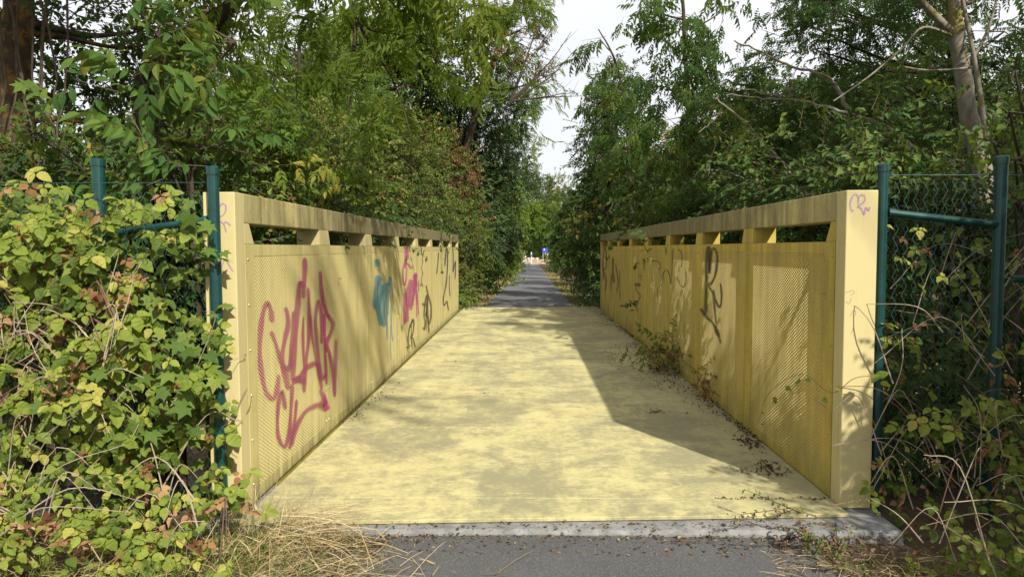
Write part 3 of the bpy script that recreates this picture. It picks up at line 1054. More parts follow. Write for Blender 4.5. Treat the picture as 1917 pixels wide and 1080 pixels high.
def foliage(clumps, kind, cover=4.0, size=1.0, tint=(.45, .22), spread=.34, branch_from=None, droop=None, mleaf=0, mtwig=1, upb=0.25):
    """clumps: (center xyz, radii xyz, pixel depth). Returns mesh parts: leaves along twigs gathered in sub-clusters"""
    tpl, ls, per, tl, af, dr = SP[kind]
    ls *= size
    tl = tl * (0.6 + 0.4 * size)
    if droop is not None: dr = droop
    parts = []
    for c, r, cov in clumps:
        c, r = np.asarray(c, float), np.asarray(r, float)
        area = math.pi * r[0] * r[2]
        nleaf = max(8, int(cover * cov * area / (af * ls * ls)))
        ntw = max(3, int(nleaf / per))
        nsub = max(3, int(ntw / 7))
        u = unit(nsub)
        rad = rng.uniform(0.15, 1.0, nsub) ** 0.5
        sub = c + u * r * rad[:, None]
        out = norm(u * r + np.array([0, 0, upb * r[2]]))
        k = rng.integers(0, nsub, ntw)
        st = sub[k] + rng.normal(0, spread * tl, (ntw, 3))
        td = norm(out[k] + 0.75 * unit(ntw) + np.array([0, 0, -0.1]))
        L = tl * rng.uniform(.55, 1.25, ntw)
        en = st + td * L[:, None] + np.array([0, 0, -1.0]) * (L * 0.18)[:, None]
        tv, tf = twig_prisms(st, en, 0.004 * (0.7 + 0.5 * size))
        parts.append((tv, tf, mtwig, None))
        # branches from the clump centre to its sub clusters
        if nsub > 2:
            cc = np.repeat(c[None], nsub, 0) if branch_from is None else np.repeat((c * .6 + np.asarray(branch_from) * .4)[None], nsub, 0)
            tv, tf = twig_prisms(cc, sub, 0.010)
            parts.append((tv, tf, mtwig, None))
        f = (np.arange(per) + 0.6) / per
        q = np.repeat(np.arange(ntw), per)
        ff = np.tile(f, ntw) + rng.normal(0, .04, ntw * per)
        pos = st[q] + (en - st)[q] * ff[:, None]
        lat = norm(np.cross(td, unit(ntw)))[q] * np.where(np.tile(np.arange(per) % 2, ntw)[:, None] == 0, 1, -1)
        ld = norm(td[q] * 0.6 + lat * 0.8 + 0.35 * unit(len(q)) + np.array([0, 0, -dr]))
        ups = norm(np.array([0.18, -0.28, 1.0]) + 0.55 * unit(len(q)))
        subt = np.clip(rng.normal(tint[0], tint[1], nsub), 0, 1)
        tt = np.clip(subt[k][q] + rng.normal(0, tint[1] * .6, len(q)), 0, 1)
        W, F, T = place(tpl, pos, ld, ups, ls * rng.uniform(.65, 1.2, len(q)), tt)
        parts.append((W, F, mleaf, T))
    return parts


def pc(px, py, Y, rx, rz, ry=None, cov=1.0):
    """clump from photo pixels: centre, half sizes in pixels, depth half size in metres"""
    s = Y / FPX
    return (at(px, py, Y), (rx * s, ry if ry else 0.8 * (rx + rz) / 2 * s, rz * s), cov)


TREES = []


def tree(name, label, cat, base, trunk, clumps, kind, mat, group=None, cover=4.0, size=1.0, tint=(.45, .22), r0=.1, r1=.03,
         bark='bark', limbs=(), extra=(), droop=None, auto=True, spread=.34, crown='crown', upb=.25):
    """trunk: list of world points from the ground up; limbs: list of (points, r0, r1)"""
    trunk = [np.asarray(p, float) for p in trunk]
    root = empty(name, tuple(trunk[0]), label, cat, group)
    tp = limb(trunk, r0, r1, 8, 0, 5, r0 * .05)
    for pts, a, b in limbs:
        tp += limb(pts, a, b, 6, 0, 5)
    if auto:
        T = smooth_line(trunk, 6)
        for c, r, cov in clumps:
            c = np.asarray(c)
            d = np.linalg.norm(T - c, axis=1) + np.maximum(0, T[:, 2] - c[2] + .3) * 2
            s = T[int(np.argmin(d))]
            mid = (s + c) / 2 + np.array([0, 0, -.06]) * np.linalg.norm(c - s)
            tp += limb([s, mid, c], max(.012, r0 * .32), .008, 5, 0, 4)
    obj('trunk', tp, M[bark], root, smooth=True)
    parts = foliage(clumps, kind, cover, size, tint, spread, None, droop, 0, 1, upb)
    obj(crown, parts, [M[mat], M['twig']], root)
    for (nm, prts, mats) in extra:
        obj(nm, prts, mats, root)
    TREES.append(root)
    return root


def gpt(x, y, dz=-0.1):
    return np.array([x, y, float(ground_z(np.array(x), np.array(y))) + dz])


def stem_to(px, py, Y, lean=(0, 0)):
    top = at(px, py, Y)
    return [gpt(top[0] + lean[0], Y + lean[1]), top * .5 + gpt(top[0] + lean[0], Y + lean[1]) * .5 + np.array([rng.normal(0, .05), 0, 0]), top]

#PART2
# ------------------------------------------------------------------ trees, left side
LG, RG = 'trees left of the bridge', 'trees right of the bridge'
b1 = at(30, 330, 6.4)
tree('big_tree', 'thick dark ochre stained trunk at the left edge draped with dead creepers', 'tree', None,
     [gpt(b1[0] - .1, 6.4), at(34, 330, 6.4), at(28, 120, 6.4), at(38, -60, 6.4), at(10, -420, 6.4), at(-20, -700, 6.2)],
     [pc(90, 70, 7.2, 150, 90, .9), pc(260, 60, 7.8, 120, 80, .8), pc(170, 170, 8.2, 150, 70, .8, .8),
      ((-4.3, 5.6, 5.4), (1.6, 1.5, 1.0), 1.0), ((-3.2, 4.6, 6.4), (1.6, 1.4, .9), 1.1), ((-2.7, 3.1, 7.2), (1.3, 1.2, .8), 1.4), ((-4.0, 3.8, 6.6), (1.2, 1.2, .8), 1.4), ((-5.2, 6.6, 6.6), (1.7, 1.6, 1.1), 1.0)],
     'broad', 'dark', LG, 3.0, 1.15, (.4, .2), .185, .07, 'bark_rust',
     [([at(30, 60, 6.4), at(120, 70, 6.8), at(230, 90, 7.4), at(330, 70, 7.8)], .035, .01), ([at(40, 230, 6.4), at(120, 225, 6.6), at(260, 250, 7)], .03, .01)])
# dead creeper stems hanging against the trunk
cr = []
for k in range(9):
    x = 5 + 14 * k + rng.uniform(-6, 6)
    P = [at(x + rng.uniform(-25, 25), -20 + rng.uniform(-30, 60), 6.1), at(x + rng.uniform(-12, 12), 150, 6.1), at(x + rng.uniform(-14, 20), 250, 6.05), at(x + rng.uniform(-10, 30), 340, 6.0), at(x + rng.uniform(-10, 30), 480, 5.9)]
    cr += limb(P, .010, .006, 5, 0, 5, .006)
v = obj('hanging_creeper', cr, M['twig'])
setp(v, 'bare creeper stems hanging down beside the thick trunk at the left edge', 'creeper')

tree('overhanging_tree', 'leaning dark tree whose olive green leafy branch hangs over the left parapet', 'tree', None,
     [gpt(*at(285, 330, 7.4)[:2]), at(288, 330, 7.4), at(268, 200, 7.4), at(285, 130, 7.3), at(370, 70, 7.1), at(440, 0, 6.9), at(520, -110, 6.6), at(610, -170, 6.4)],
     [pc(610, 20, 6.2, 70, 40, .4, .8), pc(745, 30, 6.3, 110, 50, .5), pc(690, 105, 6.2, 85, 40, .4, .8), pc(815, 115, 6.3, 65, 38, .4), pc(875, 10, 6.5, 55, 40, .4, .9),
      pc(770, 160, 6.2, 65, 26, .3, .8), pc(640, 130, 6.3, 45, 40, .3, .5), pc(680, -60, 6.3, 160, 60, .7), pc(450, -40, 6.8, 150, 60, .7)],
     'ash', 'overhang', LG, 2.8, .92, (.5, .22), .15, .035, 'bark',
     [([at(610, -170, 6.4), at(640, -60, 6.3), at(664, 40, 6.2), at(660, 120, 6.15), at(655, 205, 6.1)], .032, .008),
      ([at(664, 30, 6.2), at(700, 95, 6.2), at(740, 160, 6.2), at(776, 275, 6.1)], .016, .005), ([at(664, 40, 6.2), at(705, 60, 6.25), at(800, 70, 6.3)], .014, .004),
      ([at(664, 85, 6.2), at(690, 88, 6.2), at(720, 140, 6.2)], .010, .004)], auto=False)

tree('ash_sapling', 'young ash with broad pale leaflets above the left green fence posts', 'sapling', None,
     stem_to(345, 90, 5.0, (.05, .2)),
     [pc(300, 215, 4.9, 90, 50, .25, .8), pc(400, 215, 5.0, 75, 45, .25, .8), pc(310, 285, 4.9, 70, 28, .25, .7), pc(345, 310, 4.8, 90, 18, .2, .8), pc(440, 80, 5.1, 60, 50, .25, .6)],
     'ash_big', 'ash', LG, 1.6, 1.1, (.38, .2), .028, .012, 'bark', [([at(330, 270, 5), at(380, 275, 4.9), at(430, 280, 4.8), at(472, 290, 4.7)], .014, .006)])
tree('maple_sapling', 'broad lobed maple leaves hanging high beside the leaning dark limb at top left', 'sapling', None,
     stem_to(300, -40, 5.3, (-.3, .2)),
     [pc(320, 45, 5.2, 85, 45, .3), pc(255, 15, 5.2, 60, 35, .3, .8), pc(395, 20, 5.3, 60, 35, .3, .8), pc(260, 260, 5.0, 60, 35, .2, .5), pc(70, 250, 5.0, 40, 28, .2, .6)],
     'palm', 'hop', LG, 1.5, 1.0, (.35, .2), .03, .012)
tree('elder_bush', 'yellow green elder bush bulging over the near end of the left parapet', 'bush', None,
     stem_to(540, 330, 7.0, (-.2, .2)),
     [pc(500, 300, 6.8, 70, 50, .4), pc(565, 325, 7.0, 65, 60, .4), pc(470, 350, 6.2, 60, 35, .3), pc(580, 300, 7.4, 50, 50, .4)],
     'ash_big', 'ash_light', LG, 3.0, .72, (.55, .22), .04, .015)
tree('locust_tree', 'feathery light green tree rising behind the elder bush', 'tree', None,
     stem_to(560, 60, 12.0, (-.4, .3)),
     [pc(540, 90, 12, 80, 70, .9), pc(600, 170, 12, 75, 70, .9), pc(510, 210, 11.5, 80, 70, .9), pc(570, 260, 11, 80, 50, .8), pc(590, 30, 12.5, 60, 40, .8), pc(450, 140, 12, 70, 70, .8), pc(640, 240, 12, 60, 60, .8)],
     'robinia', 'ash_light', LG, 3.0, 1.25, (.4, .22), .10, .03)
tree('yellowing_shrub', 'mixed shrub with yellowing leaves behind the middle of the left parapet', 'shrub', None,
     stem_to(660, 330, 10.5, (-.4, .2)),
     [pc(650, 330, 10, 80, 65, .6), pc(740, 290, 13.0, 90, 70, .8), pc(680, 390, 10.5, 85, 45, .5), pc(790, 340, 16, 70, 75, .8), pc(610, 270, 10, 60, 45, .6), pc(700, 240, 12.5, 70, 40, .6), pc(760, 400, 15, 70, 45, .7)],
     'small', 'mixed', LG, 3.6, 1.25, (.48, .26), .05, .02)
tree('dogwood_shrub', 'dark green shrub with glossy leaves low behind the left parapet top beam', 'shrub', None,
     stem_to(600, 400, 8.0, (-.4, .2)),
     [pc(590, 385, 8.0, 60, 30, .4), pc(670, 410, 10, 70, 28, .5), pc(750, 425, 13.2, 70, 28, .6), pc(815, 430, 18, 50, 28, .7), pc(560, 440, 7.5, 80, 30, .4), pc(640, 440, 9.5, 80, 30, .4), pc(500, 450, 6.2, 80, 35, .3)],
     'broad', 'dark', LG, 3.4, .95, (.45, .22), .04, .015)
red_parts = foliage([pc(868, 300, 21, 22, 70, .4), pc(878, 405, 20.5, 28, 45, .4), pc(840, 330, 21, 18, 50, .4)], 'small', 1.8, 1.4, (.4, .25), mleaf=0, mtwig=1)
tree('rusty_shrub', 'shrub with rusty brown seed spikes near the far end of the left parapet', 'shrub', None,
     stem_to(840, 330, 21.0, (-.3, .2)),
     [pc(850, 350, 21, 50, 60, .8), pc(820, 290, 21.5, 45, 50, .8), pc(875, 430, 20.5, 32, 45, .7), pc(838, 420, 20.5, 45, 35, .7)],
     'small', 'mixed', LG, 3.4, 1.7, (.5, .28), .05, .02, extra=[('seed_spikes', red_parts, [M['red'], M['twig']])])
tree('ivy_clad_tree', 'dark ivy clad tree standing left of the path just past the bridge', 'tree', None,
     [gpt(-2.3, 25), np.array([-2.2, 25, 1.5]), at(885, 330, 25), at(895, 200, 25), at(920, 60, 25)],
     [pc(880, 200, 24, 50, 55, 1.1), pc(920, 260, 25, 45, 70, 1.2), pc(900, 340, 24.5, 50, 60, 1.1), pc(930, 410, 26, 45, 60, 1.1), pc(960, 210, 25, 30, 40, .9), pc(850, 240, 23.5, 40, 45, 1), pc(960, 320, 26, 28, 60, .9)],
     'small', 'ivy', LG, 4.2, 1.75, (.4, .24), .16, .06, spread=.5)
seed = foliage([pc(960, 70, 22, 60, 50, 1.0), pc(990, 110, 22, 40, 40, .8), pc(940, 110, 21, 40, 40, .8)], 'small', .9, 1.6, (.5, .25), mleaf=0, mtwig=1)
bare = []
root_b = at(955, 190, 22)
for (x, y) in ((1082, 88), (1070, 60), (1050, 130), (1075, 110), (1060, 175), (1040, 45), (1010, 20), (1092, 180)):
    mid = root_b * .45 + at(x, y, 21.5) * .55 + np.array([rng.normal(0, .15), 0, rng.normal(-.1, .12)])
    bare += limb([root_b, mid, at(x, y, 21.5)], .035, .006, 5, 0, 5)
    for q in range(7):
        tq = rng.uniform(.4, .95)
        s0 = root_b * (1 - tq) ** 2 + 2 * mid * tq * (1 - tq) + at(x, y, 21.5) * tq ** 2
        e0 = s0 + np.array([rng.uniform(-.2, .7), rng.normal(0, .3), rng.uniform(-.3, .6)])
        bare += limb([s0, e0], .009, .003, 3, 0, 2)
tree('tall_ash', 'tall thin crowned ash with brown seed bunches and bare branches reaching over the path', 'tree', None,
     [gpt(-2.6, 23), np.array([-2.5, 23, 2.0]), at(880, 250, 22.5), at(930, 100, 22), at(960, 20, 22), at(985, -80, 22)],
     [pc(985, 50, 22, 50, 55, 1.2, .75), pc(935, 70, 22, 50, 60, 1.2, .7), pc(960, 140, 22, 60, 45, 1.2, .7), pc(1010, 150, 23, 30, 40, 1.0, .7), pc(960, -40, 22, 70, 40, 1.2, .8), pc(900, 20, 22, 60, 60, 1.1, .6), pc(1000, 0, 23, 35, 40, 1, .7)],
     'robinia', 'ash_light', LG, 2.0, 1.7, (.4, .22), .17, .05, 'bark',
     extra=[('seed_bunches', seed, [M['seed'], M['twig']]), ('bare_branches', bare, [M['twig']])])
tree('pale_path_tree', 'pale airy tree leaning over the path beyond the ivy clad tree', 'tree', None,
     [gpt(-2.2, 33), np.array([-2.1, 33, 1.5]), at(940, 330, 33), at(960, 230, 33), at(985, 170, 33)],
     [pc(982, 210, 32, 28, 40, 1.6, .8), pc(970, 270, 33, 30, 40, 1.6, .8), pc(985, 325, 34, 20, 30, 1.4, .7), pc(955, 200, 33, 36, 60, 1.6, .8), pc(970, 380, 33, 24, 40, 1.4, .9), pc(1000, 250, 33, 10, 30, 1, .4)],
     'robinia', 'ash_light', LG, 2.4, 2.2, (.5, .2), .15, .05)
# path side hedge, left
for i, (px, py, Y, rx, rz, kd, mt, lab) in enumerate([
        (885, 470, 18.5, 35, 60, 'small', 'mixed', 'reddish mixed hedge bush right behind the far left end of the parapet'),
        (872, 560, 17.3, 18, 26, 'broad', 'hop', 'bright green ivy bush at the far left corner of the deck'),
        (915, 455, 22, 38, 70, 'small', 'ivy', 'second hedge bush along the left edge of the far path'),
        (940, 440, 27, 32, 70, 'broad', 'dark', 'third hedge bush along the left edge of the far path'),
        (958, 440, 34, 26, 60, 'broad', 'ash_light', 'fourth hedge bush along the left edge of the far path'),
        (968, 445, 43, 18, 50, 'broad', 'mixed', 'fifth hedge bush along the left edge of the far path'),
        (974, 440, 56, 13, 36, 'broad', 'dark', 'sixth hedge bush along the left edge of the far path'),
        (976, 445, 72, 10, 30, 'broad', 'ash_light', 'seventh hedge bush along the left edge of the far path'),
        (978, 450, 92, 9, 24, 'broad', 'dark', 'eighth hedge bush along the left edge of the far path')]):
    big = Y / 17
    c = at(px, py, Y)
    tree('hedge_bush', lab, 'bush', None, [gpt(c[0] - .5, Y), c * .5 + gpt(c[0] - .5, Y) * .5, c],
         [pc(px - rx * .25, py, Y, rx * .9, rz * .7, .8), pc(px - rx * .7, py + rz * .6, Y + .3, rx * .9, rz * .5, .7), pc(px - rx * .4, py - rz * .5, Y + .5, rx * .8, rz * .5, .8), ((c[0] - .55, Y, path_z(Y) + .35), (.5, .9, .45), 1.1)],
         kd, mt, 'hedge bushes along the far path', 3.6, 1.15 * max(1, big ** .75), (.5, .25), .03, .012)

# left backdrop
for i, (px, py, Y, rx, rz, lab) in enumerate([
        (120, 260, 15, 150, 150, 'dark broad tree far left behind the thick trunk'), (360, 230, 17, 160, 170, 'dark broad tree behind the leaning limb on the left'),
        (620, 240, 20, 150, 170, 'dark tree behind the yellowing shrub'), (800, 220, 24, 110, 170, 'dark tree filling the gap left of the ivy clad tree'),
        (700, 60, 22, 170, 120, 'tall backdrop tree above the yellowing shrub')]):
    c = at(px, py, Y)
    tree('backdrop_tree', lab, 'tree', None, [gpt(c[0], Y), c * .6 + gpt(c[0], Y) * .4, c],
         [pc(px + rng.uniform(-.5, .5) * rx, py + rng.uniform(-.5, .6) * rz, Y + rng.uniform(-1, 1), rx * .5, rz * .45, 1.2, 1.0 if i > 0 else .7) for _ in range(9)],
         'broad', 'dark' if i != 4 else 'ash_light', 'backdrop trees left of the bridge', 2.4, 2.0, (.5, .25), .13, .04)

# undergrowth behind the left fence
for i, (px, py, Y, rx, rz, lab) in enumerate([(90, 420, 5.6, 190, 110, 'shaded shrub behind the left fence near the thick trunk'), (330, 400, 5.6, 140, 90, 'shaded shrub behind the left fence close to the bridge'),
                                              (250, 620, 5.0, 280, 160, 'dark undergrowth low behind the left fence')]):
    c = at(px, py, Y)
    tree('understory_shrub', lab, 'shrub', None, [gpt(c[0], Y), c],
         [pc(px + rng.uniform(-.5, .5) * rx, py + rng.uniform(-.5, .5) * rz, Y + rng.uniform(-.3, .4), rx * .5, rz * .55, .4) for _ in range(6)],
         'broad', 'dark', 'understory shrubs behind the fences', 2.8, 1.1, (.5, .25), .03, .012)

# ------------------------------------------------------------------ trees, right side
tree('dark_path_tree', 'dense dark tree standing right of the path beyond the bridge', 'tree', None,
     [gpt(*at(1140, 480, 21)[:2]), at(1140, 400, 21), at(1135, 250, 21), at(1130, 130, 21)],
     [pc(1135, 175, 21, 30, 40, 1.1), pc(1115, 235, 21, 34, 50, 1.1), pc(1155, 230, 20, 48, 60, 1.1), pc(1102, 310, 22, 26, 40, 1.0), pc(1145, 320, 20, 50, 50, 1.0), pc(1165, 160, 21, 36, 36, 1.0), pc(1108, 380, 22, 34, 40, .9)],
     'small', 'dark', RG, 3.6, 1.6, (.4, .25), .17, .06)
tree('slender_ash', 'slender drooping ash rising tallest above the right parapet against the sky', 'tree', None,
     [gpt(*at(1300, 400, 13)[:2]), at(1300, 380, 13), at(1292, 240, 13), at(1284, 120, 13), at(1278, 0, 13), at(1275, -80, 13)],
     [pc(1280, 30, 13, 60, 45, .6, .9), pc(1235, 70, 13, 38, 45, .5, .8), pc(1330, 70, 13, 38, 60, .5, .8), pc(1285, 110, 13, 70, 45, .7), pc(1240, 150, 12.8, 50, 40, .6, .9), pc(1320, 165, 13, 50, 45, .6, .9), pc(1275, 220, 12.6, 75, 50, .7), pc(1225, 270, 12.5, 55, 45, .6), pc(1330, 280, 12.5, 60, 50, .7), pc(1210, 10, 13, 22, 20, .3, .5), pc(1355, 20, 13, 22, 25, .3, .5)],
     'ash', 'ash', RG, 2.2, 1.15, (.45, .2), .075, .02, droop=.95)
tree('small_ash', 'short ash with a lone feathery shoot against the sky left of the slender ash', 'tree', None,
     [gpt(*at(1180, 400, 16)[:2]), at(1180, 350, 16), at(1170, 200, 16), at(1150, 110, 16), at(1120, 55, 16)],
     [pc(1125, 75, 16, 20, 28, .4, .8), pc(1140, 115, 16, 24, 22, .4, .9), pc(1175, 125, 16, 22, 18, .4, .7), pc(1170, 180, 16, 45, 45, .7), pc(1190, 260, 15.5, 50, 60, .8)],
     'ash', 'ash', RG, 2.2, 1.25, (.45, .2), .06, .012, droop=.8)
tree('hazel_bush', 'round leaved hazel bush with some yellow leaves behind the far half of the right parapet', 'bush', None,
     stem_to(1225, 340, 14.0, (.3, .2)),
     [pc(1175, 330, 17.5, 45, 40, .8), pc(1230, 340, 14, 55, 45, .7), pc(1170, 395, 18, 40, 35, .7), pc(1240, 390, 13, 60, 35, .6), pc(1200, 300, 16, 45, 30, .6), pc(1222, 452, 9.9, 14, 14, .12, .8)],
     'ovate', 'hazel', RG, 2.8, 1.4, (.5, .28), .05, .015, limbs=[([at(1305, 420, 10.2), at(1300, 380, 10.2), at(1290, 330, 10.3)], .022, .012)])
tree('willow_sapling', 'leafy sapling with thin grey stems above the middle of the right parapet', 'sapling', None,
     stem_to(1328, 300, 10.5, (0, .1)),
     [pc(1330, 300, 10.6, 60, 45, .6), pc(1290, 350, 10.2, 55, 40, .5), pc(1370, 340, 10, 60, 45, .5), pc(1350, 240, 11, 60, 45, .6), pc(1400, 280, 10.5, 50, 50, .6)],
     'ash', 'ash', RG, 2.6, .8, (.5, .22), .035, .015, 'bark_grey', limbs=[([at(1312, 420, 10.1), at(1310, 370, 10.1), at(1300, 330, 10.2)], .018, .010)], droop=.8)
tree('feathery_locust', 'feathery dark locust tree behind the dead branches on the right', 'tree', None,
     stem_to(1480, 150, 11.5, (.4, .3)),
     [pc(1420, 180, 11.5, 60, 50, .8), pc(1490, 150, 11.5, 65, 50, .8, .9), pc(1450, 240, 11, 70, 50, .8), pc(1540, 220, 11, 70, 55, .8), pc(1480, 300, 10.5, 75, 45, .7), pc(1570, 310, 10, 70, 45, .7), pc(1420, 320, 10.5, 60, 40, .6)],
     'robinia', 'robinia', RG, 3.0, 1.2, (.45, .22), .09, .03)
tree('overhead_locust', 'feathery locust branches hanging into the top right of the sky gap', 'tree', None,
     [gpt(6.0, 9.6), np.array([5.9, 9.6, 2.0]), at(1760, -60, 9.4), at(1650, -220, 9.2)],
     [pc(1500, 40, 9.2, 55, 45, .5, .6), pc(1570, 20, 9.2, 70, 50, .6, .9), pc(1530, 95, 9.2, 45, 35, .5, .6), pc(1660, 40, 9.4, 70, 55, .6), pc(1640, 120, 9.4, 70, 40, .6, .8), pc(1740, 60, 9.6, 70, 60, .7), pc(1480, -30, 9.2, 60, 40, .5, .7), pc(1620, -60, 9.2, 120, 50, .7)],
     'robinia', 'robinia', RG, 2.4, 1.05, (.45, .22), .10, .03)
tree('thicket_locust', 'dark green locust thicket between the dead branches and the grey trunk', 'tree', None,
     stem_to(1660, 200, 9.0, (.3, .3)),
     [pc(1640, 220, 9, 70, 50, .6), pc(1720, 190, 9, 60, 60, .6), pc(1690, 280, 8.6, 80, 45, .6), pc(1620, 300, 8.6, 70, 40, .6), pc(1740, 330, 8.2, 60, 50, .6), pc(1870, 200, 8.6, 60, 80, .6), pc(1880, 60, 8.8, 60, 60, .6), pc(1860, 320, 8.0, 60, 60, .6)],
     'robinia', 'robinia', RG, 3.0, 1.1, (.4, .22), .07, .025)
tree('grey_trunk_tree', 'smooth grey trunk with ochre lichen rings leaning at the right of the picture', 'tree', None,
     [gpt(*at(1850, 440, 7.5)[:2]), at(1838, 400, 7.5), at(1812, 220, 7.5), at(1795, 80, 7.5), at(1782, -30, 7.5), at(1770, -300, 7.4)],
     [pc(1760, -70, 7.3, 150, 55, .7), pc(1880, -40, 7.6, 110, 60, .8), ((5.6, 5.8, 5.4), (1.3, 1.3, .8), 1.0), ((4.6, 7.0, 6.2), (1.3, 1.2, .8), .8)],
     'robinia', 'robinia', RG, 2.4, 1.1, (.45, .22), .115, .05, 'bark_grey',
     [([at(1782, 62, 7.5), at(1745, 25, 7.4), at(1715, -10, 7.3), at(1690, -60, 7.2)], .045, .025), ([at(1830, 125, 7.3), at(1790, 130, 7.2), at(1735, 132, 7.1), at(1692, 126, 7.0)], .014, .009),
      ([at(1850, 280, 7.2), at(1832, 160, 7.2), at(1822, 100, 7.2), at(1802, 0, 7.2)], .028, .018), ([at(1824, 105, 7.2), at(1850, 55, 7.2), at(1868, -10, 7.2)], .018, .010),
      ([at(1785, 68, 7.5), at(1728, 52, 7.3), at(1690, 90, 7.2), at(1625, 145, 7.0), at(1560, 190, 6.9)], .016, .006)])
dead = []
for P, a, b in [([at(1505, 372, 9.0), at(1490, 330, 9.0), at(1440, 280, 9.0), at(1395, 230, 9.0), at(1350, 195, 9.0), at(1342, 180, 9.0)], .028, .010),
                ([at(1760, 330, 8.0), at(1700, 268, 8.2), at(1640, 232, 8.3), at(1560, 205, 8.5), at(1500, 190, 8.6), at(1430, 184, 8.7), at(1358, 178, 8.8)], .032, .010),
                ([at(1585, 205, 8.5), at(1568, 165, 8.5), at(1545, 142, 8.5), at(1480, 125, 8.6), at(1430, 100, 8.6), at(1375, 76, 8.6)], .026, .010),
                ([at(1490, 190, 8.6), at(1440, 176, 8.6), at(1340, 158, 8.7)], .010, .006), ([at(1480, 182, 8.6), at(1470, 142, 8.6)], .010, .006),
                ([at(1500, 365, 8.8), at(1470, 310, 8.8), at(1450, 295, 8.8), at(1430, 285, 8.8)], .018, .010), ([at(1470, 325, 8.7), at(1410, 305, 8.7), at(1385, 295, 8.7)], .012, .007),
                ([at(1400, 340, 8.6), at(1360, 322, 8.6), at(1310, 318, 8.6)], .010, .006), ([at(1350, 205, 8.9), at(1338, 225, 8.9), at(1310, 248, 8.9)], .012, .007)]:
    dead += limb(P, a, b, 6, 0, 6, .008)
for k in range(26):
    s0 = at(rng.uniform(1540, 1700), rng.uniform(215, 300), 8.4)
    e0 = s0 + np.array([rng.normal(0, .35), rng.normal(0, .2), rng.uniform(-.5, .3)])
    dead += limb([s0, (s0 + e0) / 2 + rng.normal(0, .04, 3), e0], .008, .004, 4, 0, 3)
dt = empty('dead_tree', tuple(gpt(*at(1780, 340, 7.9)[:2])), 'bare grey dead branches sprawling over the right parapet', 'dead tree')
obj('bare_branches', dead + limb([gpt(*at(1790, 340, 7.9)[:2]), at(1790, 380, 7.9), at(1760, 330, 8.0)], .05, .032, 6), M['bark_grey'], dt, smooth=True)

tree('edge_shrub', 'shrub with pale pointed leaves leaning in at the right edge of the picture', 'shrub', None,
     stem_to(1925, 250, 4.9, (.1, .2)),
     [pc(1900, 130, 4.8, 40, 40, .2, .7), pc(1890, 210, 4.7, 50, 45, .2, .9), pc(1900, 300, 4.6, 45, 50, .2, 1.0), pc(1860, 265, 4.7, 40, 25, .2, .7), pc(1900, 390, 4.7, 40, 40, .2, .8)],
     'ovate', 'hop', RG, 1.6, .8, (.3, .25), .025, .010)
for i, (px, py, Y, rx, rz, cv, lab) in enumerate([
        (1780, 420, 6.0, 150, 90, 1.0, 'deeply shaded shrub right behind the right fence rail'), (1800, 600, 5.4, 160, 130, 1.0, 'dark shrub low behind the right fence'),
        (1560, 400, 8.2, 110, 50, .9, 'dark shrub seen over the near end of the right parapet'), (1440, 410, 8.8, 80, 40, .9, 'dark shrub seen over the middle of the right parapet'),
        (1850, 800, 5.0, 130, 130, 1.0, 'dark leaf mass at ground level behind the right fence'),
        (1720, 780, 4.75, 70, 150, 1.3, 'dark leaf mass beside the outside of the right end post')]):
    c = at(px, py, Y)
    tree('understory_shrub', lab, 'shrub', None, [gpt(c[0], Y), c],
         [pc(px + rng.uniform(-.5, .5) * rx, py + rng.uniform(-.5, .5) * rz, Y + rng.uniform(-.3, .4), rx * .5, rz * .55, .4, cv) for _ in range(6)],
         'broad', 'dark', 'understory shrubs behind the fences', 2.8, 1.0, (.4, .25), .03, .012)
for i, (px, py, Y, rx, rz, lab) in enumerate([
        (1240, 330, 19, 100, 110, 'dark tree directly behind the slender ash'), (1420, 270, 18, 140, 130, 'dark tree behind the feathery locust'),
        (1620, 220, 16, 160, 160, 'dark tree behind the locust thicket'), (1830, 250, 13, 150, 180, 'dark tree behind the grey trunk')]):
    c = at(px, py, Y)
    tree('backdrop_tree', lab, 'tree', None, [gpt(c[0], Y), c * .6 + gpt(c[0], Y) * .4, c],
         [pc(px + rng.uniform(-.5, .5) * rx, py + rng.uniform(-.5, .6) * rz, Y + rng.uniform(-1, 1), rx * .5, rz * .45, 1.2, .9) for _ in range(9)],
         'broad', 'dark', 'backdrop trees right of the bridge', 2.4, 1.9, (.45, .25), .13, .04)
